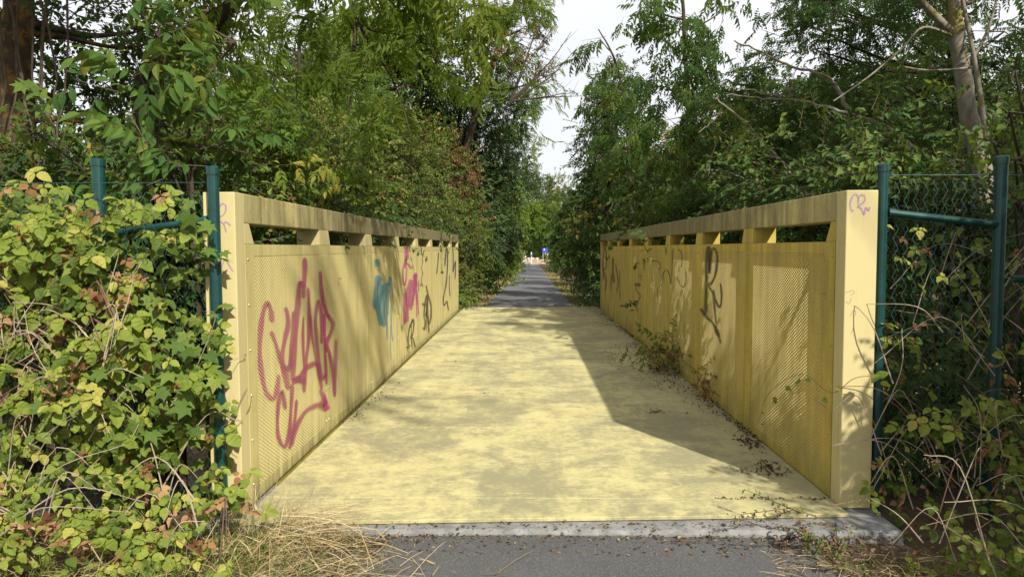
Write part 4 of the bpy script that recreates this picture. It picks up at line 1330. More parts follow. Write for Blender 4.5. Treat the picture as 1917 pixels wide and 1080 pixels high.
# path side hedge, right
for i, (px, py, Y, rx, rz, kd, mt, lab) in enumerate([
        (1135, 470, 18.6, 40, 60, 'broad', 'dark', 'dark hedge bush right behind the far right end of the parapet'),
        (1100, 450, 22, 36, 70, 'broad', 'robinia', 'second hedge bush along the right edge of the far path'),
        (1078, 440, 27, 30, 65, 'small', 'mixed', 'third hedge bush along the right edge of the far path'),
        (1060, 435, 34, 26, 60, 'broad', 'dark', 'fourth hedge bush along the right edge of the far path'),
        (1046, 440, 43, 20, 45, 'broad', 'ash', 'fifth hedge bush along the right edge of the far path'),
        (1040, 440, 54, 15, 38, 'broad', 'dark', 'sixth hedge bush along the right edge of the far path'),
        (1035, 440, 68, 13, 32, 'broad', 'robinia', 'seventh hedge bush along the right edge of the far path'),
        (1031, 445, 86, 11, 26, 'broad', 'dark', 'eighth hedge bush along the right edge of the far path'),
        (1105, 545, 18.4, 16, 24, 'broad', 'ivy', 'low ivy clump at the far right corner of the deck')]):
    big = Y / 17
    c = at(px, py, Y)
    tree('hedge_bush', lab, 'bush', None, [gpt(c[0] + .5, Y), c * .5 + gpt(c[0] + .5, Y) * .5, c],
         [pc(px + rx * .2, py, Y, rx * .9, rz * .7, .8), pc(px + rx * .6, py + rz * .6, Y + .3, rx * .9, rz * .5, .7), pc(px + rx * .4, py - rz * .5, Y + .5, rx * .8, rz * .5, .8), ((c[0] + .55, Y, path_z(Y) + .35), (.5, .9, .45), 1.1)],
         kd, mt, 'hedge bushes along the far path', 3.4, 1.15 * max(1, big ** .75), (.45, .25), .03, .012)
# low shrubs growing outside the parapets, seen through the slots
for side, lst in ((-1, [(5.6, 'first'), (7.6, 'second'), (9.8, 'third'), (12.2, 'fourth'), (14.8, 'fifth')]), (1, [(6.6, 'first'), (8.6, 'second'), (10.8, 'third'), (13.2, 'fourth'), (15.6, 'fifth')])):
    for Y, nm in lst:
        x = side * (3.0 if side > 0 else 2.9)
        tree('bank_shrub', '%s shrub from the near end on the bank outside the %s parapet' % (nm, 'left' if side < 0 else 'right'), 'shrub', None, [gpt(x, Y), (x, Y, .6), (x, Y, 1.5)],
             [((x + rng.uniform(-.2, .3) * side, Y + rng.uniform(-.8, .8), zz), (.62, .8, .5), 1.0) for zz in (.4, 1.0, 1.5, 1.9, 2.2)] + [((x + .8 * side, Y, 1.6), (.7, 1.0, .9), 1.0)],
             'broad', 'dark' if side > 0 else 'mixed', 'bank shrubs outside the parapets', 2.6, 1.1, (.4, .22), .03, .012)
# tall wood behind everything on both banks
for i, (x, Y, lab) in enumerate([(-11, 17, 'outer wood tree far left behind the thick trunk'), (-8, 22, 'outer wood tree left behind the feathery light green tree'), (-6.5, 29, 'outer wood tree left behind the ivy clad tree'), (-15, 25, 'outermost wood tree on the left'),
                                 (8, 18, 'outer wood tree right behind the locust thicket'), (6.2, 25, 'outer wood tree right behind the slender ash'), (12, 16, 'outer wood tree far right behind the grey trunk'), (14, 24, 'outermost wood tree on the right'), (5.5, 33, 'outer wood tree right behind the dark path tree')]):
    hh = (3.0 if x > -10 else 1.9) if x < 0 else 2.4
    tree('wood_tree', lab, 'tree', None, [gpt(x, Y), (x, Y, 2.0), (x, Y, 2 * hh)],
         [((x + rng.uniform(-2.2, 2.2), Y + rng.uniform(-1.2, 1.2), rng.uniform(.3, 2 * hh)), (1.5, 1.3, 1.2), 1.0) for _ in range(15)],
         'broad', 'dark' if i % 2 else 'robinia', 'outer wood trees', 2.2, 2.6, (.45, .25), .14, .04)

# ------------------------------------------------------------------ avenue of trees further down the path (shared crown meshes)
protos = []
for v in range(3):
    cl = [((rng.uniform(-1.6, 1.6), rng.uniform(-1.6, 1.6), rng.uniform(1.0, 8.5)), (1.3, 1.3, 1.2), 1.0) for _ in range(13)]
    cl += [((rng.uniform(-1.8, 1.8), rng.uniform(-1.8, 1.8), .8), (1.2, 1.2, .9), 1.2) for _ in range(4)]
    parts = foliage(cl, 'broad', 2.2, 3.0, (.45, .25))
    cme = make_mesh('avenue_crown', parts, [M[('dark', 'mixed', 'ash_light')[v]], M['twig']])
    tp = limb([(0, 0, -.4), (.1, 0, 3), (0, .1, 8)], .16, .04, 7)
    tme = make_mesh('avenue_trunk', tp, [M['bark']], True)
    protos.append((cme, tme))
ORD = ['first', 'second', 'third', 'fourth', 'fifth', 'sixth', 'seventh', 'eighth']
for side in (-1, 1):
    for i, Y in enumerate((38, 47, 57, 68, 80, 93, 107, 121)):
        off = ((3.6, 3.8, 4.0, 4.2, 4.3, 4.4, 4.8, 5.2) if side < 0 else (6.4, 6.8, 7.2, 7.2, 5.6, 4.8, 4.8, 5.2))[i] + rng.uniform(-.2, .3)
        x = path_x(Y) + side * off
        g = gpt(x, Y, -.05)
        o = empty('avenue_tree', tuple(g), '%s avenue tree counting from the bridge, %s of the far path' % (ORD[i], 'left' if side < 0 else 'right'), 'tree', 'avenue trees along the far path')
        cme, tme = protos[(i + (side > 0)) % 3]
        sc = (.85, 1.0, .9, 1.05, 1.0, 1.1, 1.1, 1.0)[i] * (1 if side < 0 else .9)
        o.rotation_euler = (0, 0, rng.uniform(0, 6.28))
        o.scale = (sc, sc, sc * rng.uniform(.85, 1.05))
        link('trunk', tme, o)
        link('crown', cme, o)
for i, (Y, side) in enumerate(((60, -1), (72, 1), (86, -1), (100, 1), (114, -1))):
    x = path_x(Y) + side * 3.4
    o = empty('arching_tree', tuple(gpt(x, Y, -.05)), '%s tree arching over the far path, counting from the bridge' % ORD[i], 'tree', 'trees arching over the far path')
    me = make_mesh('arching_trunk', limb([(0, 0, -.4), (0, 0, 3.0), (-side * 1.2, 0, 6.0), (-side * 3.0, 0, 8.6)], .17, .05, 7), [M['bark']], True)
    link('trunk', me, o)
    cl = [((-side * rng.uniform(.2, 6.0), rng.uniform(-1.5, 1.5), rng.uniform(4.2, max(5.0, .085 * Y))), (1.5, 1.4, 1.0), 1.0) for _ in range(11)]
    link('crown', make_mesh('arching_crown', foliage(cl, 'broad', 2.4, 3.4, (.45, .25)), [M[('ash_light', 'dark', 'mixed', 'ash', 'dark')[i]], M['twig']]), o)
# the wood that closes the view behind the clearing
for i, (x, Y, s) in enumerate([(-9, 172, 1.5), (-4.5, 176, 1.35), (0.2, 180, 1.5), (4.4, 174, 1.3), (9, 170, 1.5), (14, 172, 1.6), (-14, 172, 1.6), (-6.5, 186, 1.9), (-1.8, 187, 1.9), (2.6, 185, 1.9), (7, 188, 1.9)]):
    o = empty('clearing_tree', (x, Y, -1.6), ('%s tree from the left along the back of the far clearing' % ORD[[1, 2, 3, 4, 5, 6, 0][i]]) if i < 7 else '%s tree from the left in the second row behind the far clearing' % ORD[i - 7], 'tree', 'trees behind the far clearing')
    cme, tme = protos[i % 3]
    o.rotation_euler = (0, 0, i * 1.3)
    o.scale = (s, s, s * 1.35)
    link('trunk', tme, o)
    link('crown', cme, o)
# trees beside the approach behind the viewer: their crowns throw the shade on the right and the streaks on the left panels
tree('approach_tree', 'tree on the right bank beside the approach path that shades the right fence', 'tree', None,
     [gpt(6.9, -.2), (6.8, -.1, 2.2), (6.0, 0, 4.5)],
     [((5.7, -.1, 4.6), (.9, 1.0, 1.2), 2.2), ((5.6, -1.0, 3.8), (.9, .9, 1.0), 1.9), ((6.4, -.2, 5.2), (1.2, 1.2, 1.1), 1.7), ((6.4, 1.7, 5.0), (1.1, 1.1, 1.0), 1.6), ((7.6, 2.2, 4.4), (1.2, 1.3, 1.3), 1.5), ((4.45, -.3, 3.7), (.2, .3, .4), 1.2), ((8.5, .5, 6.0), (1.4, 1.4, 1.2), 1.5)],
     'broad', 'dark', 'approach trees', 3.4, 1.2, (.4, .2), .13, .05)
tree('approach_tree', 'tall tree on the right bank behind the viewer dappling the left parapet', 'tree', None,
     [gpt(8.2, -4.4), (8.2, -4.4, 4.0), (8.0, -4.4, 7.6)],
     [((4.0, -3.4, 10.0), (.75, .8, .5), .5), ((4.3, -4.2, 10.4), (.6, .6, .4), .45), ((3.7, -2.4, 10.1), (.5, .5, .35), .4), ((8.2, -4.6, 8.2), (1.2, 1.3, 1.0), 1.2), ((9.2, -4.0, 7.4), (1.2, 1.2, 1.0), 1.2)],
     'broad', 'dark', 'approach trees', 2.6, 1.5, (.4, .2), .12, .03, limbs=[([(8.0, -4.4, 7.4), (6.0, -4.0, 9.6), (4.8, -3.7, 10.2), (3.8, -3.0, 10.1)], .02, .006)], auto=False)
tree('shading_shrub', 'unseen shrub added right of the approach path to shade the right fence', 'shrub', None,
     [gpt(4.3, 2.6), (4.2, 2.6, 1.0), (4.1, 2.7, 2.4)],
     [((2.85, 2.5, 1.55), (.18, .3, .42), 2.0), ((3.2, 2.55, 1.75), (.3, .4, .55), 2.0), ((3.6, 2.6, 2.1), (.35, .5, .8), 2.0), ((4.2, 2.7, 2.7), (.5, .5, 1.2), 2.0), ((4.9, 2.9, 3.2), (.6, .6, 1.3), 1.8), ((3.2, 1.6, 1.1), (.5, .6, .6), 1.8), ((2.75, 1.2, .7), (.35, .5, .45), 1.6)],
     'broad', 'dark', 'approach trees', 3.2, 1.0, (.4, .2), .06, .02, spread=.2)  # added out of view; clumps shaped to block sun from fence and end post

# ------------------------------------------------------------------ bramble thickets
leaf_meshes = {}


def leaf_objs(kind, mat, nvar=8, tmid=.48, tdev=.42):
    key = (kind, mat)
    if key not in leaf_meshes:
        out = []
        for i in range(nvar):
            V, F, L = {'tri': trifoliate(), 'five': trifoliate(SERR, True), 'palm': single(PALM), 'ovate': single(OVATE), 'dead': trifoliate(OVATE)}[kind]
            V = V + rng.normal(0, .012 if kind != 'dead' else .045, V.shape)
            if kind == 'dead':
                V[:, 2] += .5 * np.abs(V[:, 0]) + .12 * np.sin(V[:, 1] * 9 + i)
                V[:, 0] *= .6
            nl = L.max() + 1
            tt = np.clip(rng.normal(np.clip(tmid + (i / (nvar - 1) - .5) * 2 * tdev, 0, 1), .10, nl), 0, 1)[L]
            out.append(make_mesh('leaf', [(V, np.array(F), 0, tt)], [M[mat]]))
        leaf_meshes[key] = out
    return leaf_meshes[key]


def put_leaves(root, pos, dirs, ups, sizes, kinds, limit):
    """the largest showing leaves become their own objects, the rest one joined part; kinds: list of (template key, material) per leaf"""
    d = np.linalg.norm(pos - EYE, axis=1)
    order = np.argsort(-(sizes / d) - 0.02 * (4.5 - pos[:, 1]))
    w0 = WLOC[root.name]
    Y = norm(dirs); X = norm(np.cross(Y, ups)); Z = np.cross(X, Y)
    for i in order[:limit]:
        k, m = kinds[i]
        me = random.choice(leaf_objs(k, m))
        o = bpy.data.objects.new('leaf', me)
        COL.objects.link(o)
        o.parent = root
        s = sizes[i]
        p = pos[i] - w0
        o.matrix_basis = Matrix([[X[i][a] * s, Y[i][a] * s, Z[i][a] * s, p[a]] for a in range(3)] + [[0, 0, 0, 1]])
    rest = order[limit:]
    mats, parts = [], []
    for km in sorted(set(kinds[i] for i in rest)):
        sel = np.array([i for i in rest if kinds[i] == km])
        tpl = {'tri': trifoliate(), 'five': trifoliate(SERR, True), 'palm': single(PALM), 'ovate': single(OVATE), 'dead': trifoliate(OVATE)}[km[0]]
        W, F, T = place(tpl, pos[sel], dirs[sel], ups[sel], sizes[sel], np.clip(rng.normal(.5, .25, len(sel)), 0, 1))
        parts.append((W, F, len(mats), T))
        mats.append(M[km[1]])
    if parts:
        o = obj('foliage', parts, mats, root)
        o['kind'] = 'stuff'


def surf_y(x, z):
    return 3.28 + 0.34 * np.clip(z, 0, 2) + 0.10 * np.sin(x * 5.1 + z * 3.0) + 0.08 * np.sin(z * 7 - x * 2.3)


def bramble(name, label, xr, zr, n, limit, kinds_w, right=False, gap=0.0, thick=.45, surf=surf_y, size=(.085, .19), ncane=24, group=None, topf=None):
    root = empty(name, ((xr[0] + xr[1]) / 2, 3.9, -.1), label, 'bramble', group)
    nb = int(n / 5)
    cx = rng.uniform(xr[0], xr[1], nb)
    cz = rng.uniform(zr[0], zr[1], nb)
    k = rng.integers(0, nb, n)
    x = cx[k] + rng.normal(0, .085, n)
    z = cz[k] + rng.normal(0, .075, n)
    dep = (rng.uniform(0, 1, nb)[k] ** 1.6) * thick + rng.normal(0, .035, n)
    ok = (x > xr[0] - .12) & (x < xr[1] + .06) & (z > zr[0] - .05)
    if topf is not None:
        ok &= z < topf(x) + rng.normal(0, .05, n)
    g = np.sin(x * 4.3 + 1.0) * np.sin(z * 5.2 + .6) + .5 * np.sin(x * 9 + z * 7)
    ok &= (g > -1.0 + gap) | (rng.uniform(0, 1, n) < .3)
    x, z, dep = x[ok], z[ok], dep[ok]
    n = len(x)
    y = surf(x, z) + dep
    pos = np.stack([x, y, z], 1)
    dirs = norm(np.stack([rng.normal(.1, .7, n), rng.normal(-.35, .3, n), rng.normal(-.45, .4, n)], 1))
    ups = norm(np.array([.32, -.70, .80]) + .5 * unit(n))
    names, w = zip(*kinds_w)
    ki = rng.choice(len(names), n, p=np.array(w) / sum(w))
    kinds = [names[q] for q in ki]
    sizes = size[0] + (size[1] - size[0]) * rng.beta(1.6, 1.9, n)
    sizes = np.where([q[0] == 'dead' for q in kinds], sizes * .8, sizes)
    sizes = np.where([q[0] == 'palm' for q in kinds], sizes * .55, sizes)
    sizes = np.where([q[0] == 'ovate' for q in kinds], sizes * .5, sizes)
    put_leaves(root, pos, dirs, ups, sizes, kinds, limit)
    dry, redc = [], []
    for i in range(ncane):
        xa = rng.uniform(xr[0] - .1, xr[1])
        za = rng.uniform(zr[0], zr[0] + .6 * (zr[1] - zr[0]))
        ang = rng.choice([-1, 1]) * rng.uniform(.2, 1.2)
        L = rng.uniform(.25, .9)
        A = np.array([xa, surf(xa, za) + rng.uniform(-.02, .35), za])
        Bm = A + np.array([math.sin(ang) * L * .5, rng.normal(0, .06), abs(math.cos(ang)) * L * .5 + rng.uniform(0, .12)])
        C_ = A + np.array([math.sin(ang) * L, rng.normal(0, .1), abs(math.cos(ang)) * L * rng.uniform(.1, 1)])
        C_[0] = np.clip(C_[0], xr[0] - .3, xr[1] + .05); Bm[0] = np.clip(Bm[0], xr[0] - .3, xr[1] + .05)
        obj('cane', limb([A, Bm, C_], rng.uniform(.0022, .0048), .0015, 5, 0, 5), M['cane'] if rng.uniform() < .72 else M['cane_red'], root)
    return root


BG = 'bramble thickets beside the bridge'
TRI, FIVE, PAL, DEADK, OVK = ('tri', 'bramble'), ('five', 'bramble'), ('palm', 'hop'), ('dead', 'dead'), ('ovate', 'bramble')
topl = lambda x: np.interp(x, [-4, -3.0, -2.6, -2.3, -1.9, -1.7], [2.02, 1.99, 1.93, 1.92, 1.84, 1.74])
bramble('bramble_thicket', 'sunlit bramble thicket at the left edge of the picture with yellow green leaves', (-3.5, -2.72), (.35, 1.9), 860, 260,
        [(TRI, .58), (FIVE, .16), (OVK, .18), (DEADK, .08)], ncane=60, group=BG, topf=topl, gap=.42)
bramble('bramble_thicket', 'sunlit bramble thicket around the thicker left fence post with brown withered leaves', (-2.74, -2.1), (.3, 1.82), 560, 240,
        [(TRI, .62), (FIVE, .10), (PAL, .1), (DEADK, .18)], ncane=70, group=BG, topf=topl, gap=.62)
bramble('hop_vine', 'hop vine with lobed leaves climbing the green post next to the left end post', (-2.1, -1.66), (.15, 1.72), 240, 170,
        [(PAL, .62), (TRI, .3), (DEADK, .08)], ncane=14, group=BG, topf=topl, gap=.40, surf=lambda x, z: 3.62 + .12 * np.sin(z * 6) + 0 * x, thick=.22)
bramble('bramble_thicket', 'low bramble patch with bright leaves in the bottom left corner', (-2.9, -1.45), (-.02, .36), 420, 200,
        [(TRI, .62), (OVK, .2), (DEADK, .18)], ncane=30, group=BG, gap=.2, surf=lambda x, z: 3.02 + .75 * np.clip(z, 0, 1) + .12 * np.sin(x * 6) + np.clip(x + 1.9, 0, 1) * .25, thick=.35, size=(.085, .14))
# right foreground
bramble('bramble_thicket', 'shaded bramble with scattered leaves and brown withered ones in front of the right fence', (2.05, 3.1), (.0, .75), 230, 130,
        [(TRI, .55), (PAL, .12), (DEADK, .33)], ncane=46, group=BG, gap=.3, surf=lambda x, z: 3.72 + .12 * np.sin(x * 6 + z * 5) + .1 * z, thick=.3, size=(.09, .15))
bramble('bramble_thicket', 'thin shaded bramble sprays climbing the right fence mesh', (2.1, 3.1), (.7, 1.7), 110, 70,
        [(TRI, .7), (OVK, .12), (DEADK, .18)], ncane=26, group=BG, gap=.3, surf=lambda x, z: 3.95 + 0 * x, thick=.5, size=(.08, .13))
bramble('bramble_thicket', 'low weedy bramble in the bottom right corner beside the concrete sill', (2.0, 3.0), (-.06, .22), 300, 150,
        [(TRI, .62), (OVK, .2), (DEADK, .18)], ncane=22, group=BG, gap=.2, surf=lambda x, z: 3.05 + .25 * np.sin(x * 5) + .6 * z, thick=.75, size=(.07, .13))

# thin vine in front of the near right panel
vp = [at(1650, 702, 3.86), on_x(1600, 708, 1.83), on_x(1555, 735, 1.78), on_x(1500, 700, 1.74), on_x(1440, 735, 1.74), on_x(1420, 790, 1.76)]
vine = empty('creeper_vine', tuple(vp[0]), 'thin green vine straying across the nearest right perforated panel', 'vine')
vs = limb(vp, .0022, .0012, 5, 0, 8)
vs += limb([on_x(1500, 700, 1.74), on_x(1470, 750, 1.75), on_x(1455, 790, 1.76)], .0015, .001, 4, 0, 6) + limb([on_x(1490, 760, 1.76), on_x(1500, 790, 1.76)], .0015, .001, 4)
obj('stem', vs, M['cane_red'], vine)
vpos = np.array([on_x(x, y, 1.75) for x, y in ((1500, 712), (1474, 727), (1452, 742), (1452, 755), (1430, 775), (1428, 792), (1540, 745), (1566, 722), (1508, 708), (1470, 724))] + [at(x, y, 3.84) for x, y in ((1645, 700), (1652, 712), (1640, 705))])
nv = len(vpos)
put_leaves(vine, vpos, norm(rng.normal(0, 1, (nv, 3)) + np.array([0, 0, -.3])), norm(np.array([-.6, -.6, .5]) + .4 * unit(nv)), np.where(np.arange(nv) < 10, rng.uniform(.025, .05, nv), .07), [OVK] * nv, nv)
# sprig hanging through the right slot
# ------------------------------------------------------------------ weeds along the right parapet
def weed(name, label, px, py, hgt, wid, kind, mat, n, cat='weed', sz=1.0, tint=(.5, .25)):
    g = on_x(px, py, 0)[:0]
    d = FW + RT * (px - 958.5) / FPX - UP * (py - 540.0) / FPX
    p = EYE + d * (-1.5 / d[2])
    root = empty(name, tuple(p), label, cat)
    st = []
    cl = []
    for k in range(n):
        tip = p + np.array([rng.normal(0, wid * .5), rng.normal(0, wid * .6), hgt * rng.uniform(.45, 1.0)])
        st += limb([p + rng.normal(0, .03, 3) * [1, 1, 0], (p + tip) / 2 + rng.normal(0, .02, 3), tip], .004, .0015, 4, 0, 4)
        cl.append((tip - np.array([0, 0, hgt * .12]), (wid * .28, wid * .28, hgt * .2), 1.0))
    obj('stems', st, M['cane_red'], root)
    obj('foliage', foliage(cl, kind, 2.4, sz, tint), [M[mat], M['cane_red']], root)
    return root


weed('leafy_weed', 'green leafy weed sprouting from the litter against the right parapet', 1232, 694, .34, .24, 'broad', 'ash_light', 13, sz=.95)
weed('reddish_weed', 'small reddish weed at the foot of the right parapet', 1316, 742, .20, .14, 'broad', 'red', 6, sz=.6)
weed('reddish_weed', 'dry tan weed remains in the litter just before the second right panel', 1352, 762, .09, .12, 'small', 'red', 5, sz=.6, tint=(.9, .15))
weed('leafy_weed', 'small green weed growing at the concrete sill near the right corner', 1500, 1000, .05, .10, 'small', 'grass', 5, sz=.5)
weed('leafy_weed', 'small green weed beside the sill left of the right end post', 1590, 1045, .07, .14, 'small', 'grass', 5, sz=.6)

# ------------------------------------------------------------------ grass and litter
def blades(P, dirs, L, w, bend, tint):
    """three-segment curved blades"""
    n = len(P)
    d = norm(dirs)
    side = norm(np.cross(d, unit(n)))
    V = np.zeros((n, 7, 3))
    for k, t_ in enumerate((0, .4, .75)):
        c = P + d * (L * t_)[:, None] + np.array([0, 0, -1.0]) * (bend * L * t_ * t_)[:, None]
        ww = (w * (1 - .5 * t_))[:, None]
        V[:, 2 * k] = c - side * ww
        V[:, 2 * k + 1] = c + side * ww
    V[:, 6] = P + d * L[:, None] + np.array([0, 0, -1.0]) * (bend * L)[:, None]
    f4 = np.array([[0, 1, 3, 2], [2, 3, 5, 4]])
    f3 = np.array([[4, 5, 6]])
    o = (np.arange(n) * 7)[:, None, None]
    Vv = V.reshape(-1, 3)
    return [(Vv, (f4[None] + o).reshape(-1, 4), 0, np.repeat(tint, 2)), (Vv.copy(), (f3[None] + o).reshape(-1, 3), 0, tint)]


def ground_pts(pxr, pyr, n, z=-.06):
    px = rng.uniform(*pxr, n); py = rng.uniform(*pyr, n)
    out = []
    for a, b in zip(px, py):
        d = FW + RT * (a - 958.5) / FPX - UP * (b - 540.0) / FPX
        out.append(EYE + d * ((z - 1.5) / d[2]))
    return np.array(out)


gparts = []
for (cx, cy, n, sx, sy) in ((-1.25, 3.55, 300, .18, .13), (-1.55, 3.45, 320, .28, .16), (-1.1, 3.45, 200, .20, .12), (-1.5, 3.78, 240, .14, .08), (-1.05, 3.18, 240, .30, .10), (-2.2, 3.2, 300, .5, .12)):
    P = np.stack([rng.normal(cx, sx, n), rng.normal(cy, sy, n), np.full(n, -.06) + rng.uniform(0, .05, n)], 1)
    D = np.stack([rng.normal(.35, .8, n), rng.normal(-.1, .7, n), np.abs(rng.normal(.45, .45, n))], 1)
    gparts += blades(P, D, rng.uniform(.08, .32, n), rng.uniform(.0009, .0024, n), rng.uniform(.05, .6, n), np.clip(rng.normal(.42, .28, n), 0, 1))
# long straws lying over the deck corner
n = 90
P = np.stack([rng.uniform(-1.4, -1.05, n), rng.normal(3.62, .10, n), rng.uniform(-.03, .08, n)], 1)
D = np.stack([rng.uniform(.7, 1.2, n), rng.normal(.0, .45, n), rng.normal(.10, .16, n)], 1)
gparts += blades(P, D, rng.uniform(.25, .55, n), rng.uniform(.0012, .0022, n), rng.uniform(.05, .2, n), np.clip(rng.normal(.75, .2, n), 0, 1))
for k in range(46):
    P = np.stack([rng.normal(-1.5, .2, 1), rng.normal(3.7, .1, 1), [-.05]], 1)
    gparts += blades(P, np.array([[rng.normal(.2, .25), rng.normal(0, .2), 1.0]]), np.array([rng.uniform(.25, .6)]), np.array([.0013]), np.array([rng.uniform(.05, .3)]), np.array([.8]))
dg = obj('dry_grass', gparts, M['straw'])
setp(dg, 'bleached dry grass spilling over the left front corner of the deck', 'grass', kind='stuff')
gparts = []
for (cx, cy, n, sx, sy) in ((-1.75, 3.45, 620, .25, .16), (-2.3, 3.15, 600, .4, .14), (-1.35, 3.12, 520, .3, .10), (2.2, 3.2, 160, .3, .15), (-1.6, 3.75, 220, .1, .08), (-1.35, 3.45, 620, .25, .14)):
    P = np.stack([rng.normal(cx, sx, n), rng.normal(cy, sy, n), np.full(n, -.07)], 1)
    D = np.stack([rng.normal(0, .4, n), rng.normal(0, .4, n), np.full(n, 1.0)], 1)
    gparts += blades(P, D, rng.uniform(.06, .22, n), rng.uniform(.0012, .003, n), rng.uniform(.1, .7, n), np.clip(rng.normal(.5, .25, n), 0, 1))
gg = obj('green_grass', gparts, M['grass'])
setp(gg, 'green grass blades growing through the straw and brambles at the near corners', 'grass', kind='stuff')
# verges of the far path
gparts, gparts2 = [], []
for side in (-1, 1):
    n = 15000
    y = 17.9 + 60 * rng.uniform(0, 1, n) ** 1.7
    w = rng.uniform(0, 1, n)
    x = path_x(y) + side * (1.12 + w * (1.15 if side < 0 else .9))
    z = ground_z(x, y)
    P = np.stack([x, y, z], 1)
    D = np.stack([rng.normal(0, .5, n), rng.normal(0, .5, n), np.full(n, .9)], 1)
    L = rng.uniform(.05, .15, n) + .10 * w * rng.uniform(0, 1, n)
    drym = rng.uniform(0, 1, n) < (.8 if side < 0 else .45)
    for mk, tgt in ((drym, gparts), (~drym, gparts2)):
        k = mk.sum()
        tgt += blades(P[mk], D[mk], L[mk], (.003 + .00016 * y)[mk], rng.uniform(.1, .6, k), np.clip(rng.normal(.5, .25, k), 0, 1))
setp(obj('verge_dry_grass', gparts, M['straw']), 'dry straw coloured grass verge along the far path', 'grass', kind='stuff')
setp(obj('verge_green_grass', gparts2, M['grass']), 'green grass tufts along the far path edges', 'grass', kind='stuff')


def litter(P, s, tint, flat=.5):
    n = len(P)
    D = norm(np.stack([rng.normal(0, 1, n), rng.normal(0, 1, n), rng.normal(0, flat * .5, n)], 1))
    U = norm(np.array([0, 0, 1.0]) + flat * unit(n))
    return place(single(SIMPLE), P, D, U, s, tint)


Q = []
n = 2600
y = rng.uniform(5.4, 17.4, n)
wdt = .06 + .22 * np.clip(np.sin(y * 1.9 + .7) + .6 * np.sin(y * 4.3), 0, 2) * np.clip((y - 4.6) / 2, 0.15, 1) + .25 * np.exp(-((y - 8.3) / 1.3) ** 2) + .3 * np.clip((y - 12) / 4, 0, 1)
x = XR - .01 - np.abs(rng.normal(0, 1, n)) * wdt * .55
Q.append(np.stack([x, y, rng.uniform(.002, .02, n)], 1))
for (cx, cy, sx, sy, k) in ((1.64, 4.66, .05, .09, 170), (1.72, 5.3, .05, .12, 180), (1.45, 4.6, .05, .04, 20), (1.2, 6.3, .05, .04, 40), (-1.5, 7.0, .06, .3, 60), (-1.52, 6.2, .05, .2, 50), (1.3, 9.5, .2, .4, 200)):
    Q.append(np.stack([rng.normal(cx, sx, k), rng.normal(cy, sy, k), rng.uniform(.002, .012, k)], 1))
# dark line of debris in the cross joint near the right
k = 70
Q.append(np.stack([rng.uniform(1.1, 1.8, k) ** 1, rng.normal(4.10, .006, k), rng.uniform(.001, .004, k)], 1))
Q = np.concatenate(Q)
Q[:, 0] = np.minimum(Q[:, 0], XR - .012)
W, F, T = litter(Q, rng.uniform(.007, .030, len(Q)), np.clip(rng.normal(.4, .25, len(Q)), 0, 1), .7)
parts = [(W, F, 0, T)]
tw = []
for k in range(110):
    i = rng.integers(0, len(Q))
    a = rng.uniform(0, 6.28)
    L = rng.uniform(.03, .14)
    p0 = np.array([Q[i][0], Q[i][1], .006]); p1 = p0 + np.array([math.cos(a) * L, math.sin(a) * L, rng.uniform(0, .02)])
    p1[0] = min(p1[0], XR - .01)
    tw += tube(np.array([p0, p1]), .0016, 3, 0)
parts += [(p[0], p[1], 0, np.full(len(p[1]), rng.uniform(0, .6))) for p in tw]
setp(obj('leaf_litter', parts, M['litter']), 'dark brown leaf litter and twigs drifted along the foot of the right parapet', 'leaf litter', kind='stuff')
# straw and leaf crumbs on the asphalt and sill
Q = []
for (x0, x1, y0, y1, k, zz) in ((-1.3, 1.9, 3.44, 3.67, 900, -.054), (1.25, 2.2, 2.9, 3.66, 700, -.052), (-1.35, -.75, 2.9, 3.6, 900, -.052), (-1.2, 1.8, 3.69, 3.78, 200, -.022), (-.7, 1.1, 2.7, 3.3, 40, -.052)):
    xx = rng.uniform(x0, x1, k)
    Q.append(np.stack([xx, (y1 - (y1 - y0) * rng.uniform(0, 1, k) ** (2.2 if k in (900,) else 1)), np.full(k, zz) + rng.uniform(0, .008, k)], 1))
Q = np.concatenate(Q)
W, F, T = litter(Q, rng.uniform(.008, .030, len(Q)), np.clip(rng.normal(.62, .3, len(Q)), 0, 1), .6)
n = 500
P = np.concatenate([np.stack([rng.uniform(-1.3, -.7, n), rng.uniform(2.9, 3.5, n), np.full(n, -.05)], 1), np.stack([rng.uniform(1.2, 2.3, n), rng.uniform(2.9, 3.5, n), np.full(n, -.05)], 1)])
D = np.stack([rng.normal(0, 1, 2 * n), rng.normal(0, 1, 2 * n), np.abs(rng.normal(0, .1, 2 * n))], 1)
bl = blades(P, D, rng.uniform(.04, .16, 2 * n), np.full(2 * n, .0012), np.full(2 * n, .05), np.clip(rng.normal(.5, .25, 2 * n), 0, 1))
o = obj('straw_litter', [(W, F, 0, T)] + [(p[0], p[1], 1, p[3]) for p in bl], [M['litter'], M['straw']])
setp(o, 'crumbled straw and dry leaves lying on the asphalt along the concrete sill', 'litter', kind='stuff')
# a few single dry leaves lying on the open deck
for k, (px, py, s) in enumerate([(852, 676, .05), (745, 715, .05), (1345, 968, .03), (905, 735, .035), (1010, 640, .04), (1285, 775, .035)]):
    d = FW + RT * (px - 958.5) / FPX - UP * (py - 540.0) / FPX
    p = EYE + d * (-1.492 / d[2])
    W, F, T = litter(np.array([p]), np.array([s]), np.array([.8]), .2)
    o = obj('fallen_leaf', [(W - p, F, 0, T)], M['litter'])
    o.location = tuple(p); WLOC[o.name] = p
    setp(o, ['dry leaf lying on the deck left of the middle', 'dry leaf lying close to the left parapet', 'dry leaf near the front edge of the deck', 'tiny dry leaf on the sunlit middle of the deck',
             'dry leaf far along the deck', 'dry leaf in the shadow of the right parapet'][k], 'leaf', 'single dry leaves on the deck')

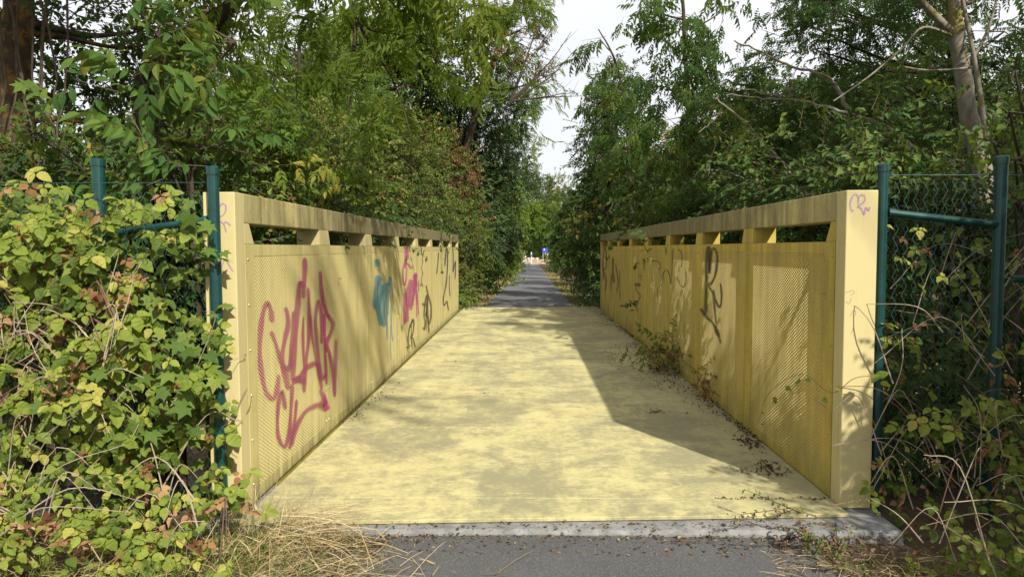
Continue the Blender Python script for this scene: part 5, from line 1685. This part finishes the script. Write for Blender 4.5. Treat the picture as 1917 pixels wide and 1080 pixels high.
# ------------------------------------------------------------------ things in the far clearing
def far_pt(px, Y):
    return float(at(px, 480, Y)[0])


gz = -1.47
sx = far_pt(1021, 133)
s = empty('road_sign', (sx, 133, gz), 'blue and white road sign on two posts at the far end of the path', 'sign')
for dx in (-.45, .45):
    obj('post', post_tube([[sx + dx, 133.05, gz], [sx + dx, 133.05, gz + 2.9]], .05), M['white'], s)
obj('blue_plate', [box(sx - .62, sx + .58, 132.93, 132.98, gz + 2.15, gz + 2.95)], M['blue'], s)
obj('white_plate', [box(sx - .1, sx + .68, 132.93, 132.98, gz + 1.55, gz + 2.12)], M['white'], s)
obj('arrow', [box(sx - .35, sx - .05, 132.90, 132.925, gz + 2.5, gz + 2.85)], M['white'], s)
for px, h, lab in ((981, 2.6, 'tall white post left in the far clearing'), (995, 2.2, 'white marker post in the middle of the far clearing'), (984, 1.5, 'short white post beside the tall white post in the far clearing')):
    x = far_pt(px, 136)
    b = empty('marker_post', (x, 136, gz), lab, 'post', 'white posts in the far clearing')
    obj('shaft', [box(x - .11, x + .11, 135.9, 136.1, gz, gz + h)], M['white'], b)
    obj('band', [box(x - .12, x + .12, 135.88, 136.12, gz + h * .62, gz + h * .74)], M['blue'], b)
for px, lab in ((984, 'red and white barrier left in the far clearing'), (1000, 'red and white barrier in the middle of the far clearing')):
    x = far_pt(px, 141)
    b = empty('road_barrier', (x, 141, gz), lab, 'barrier', 'barriers in the far clearing')
    for q in range(4):
        obj('board', [box(x - .9 + q * .45, x - .455 + q * .45, 140.95, 141.0, gz + .75, gz + 1.05)], M['redp'] if q % 2 == 0 else M['white'], b)
    for dx in (-.7, .7):
        obj('leg', [box(x + dx - .04, x + dx + .04, 140.9, 141.05, gz - .1, gz + .75)], M['white'], b)
V, F = [], []
for i in range(25):
    for j in range(9):
        a = i / 24
        V.append([-1 + 5 * a + .0, 144 + j * .7, gz - .1 + 1.0 * math.sin(math.pi * min(1, a * .9 + .1)) * math.sin(math.pi * j / 8) + rng.normal(0, .05)])
for i in range(24):
    for j in range(8):
        F.append([i * 9 + j, (i + 1) * 9 + j, (i + 1) * 9 + j + 1, i * 9 + j + 1])
setp(obj('earth_mound', [(np.array(V), np.array(F), 0, None)], M['sand'], smooth=True), 'low sandy earth mound in the far clearing', 'mound')
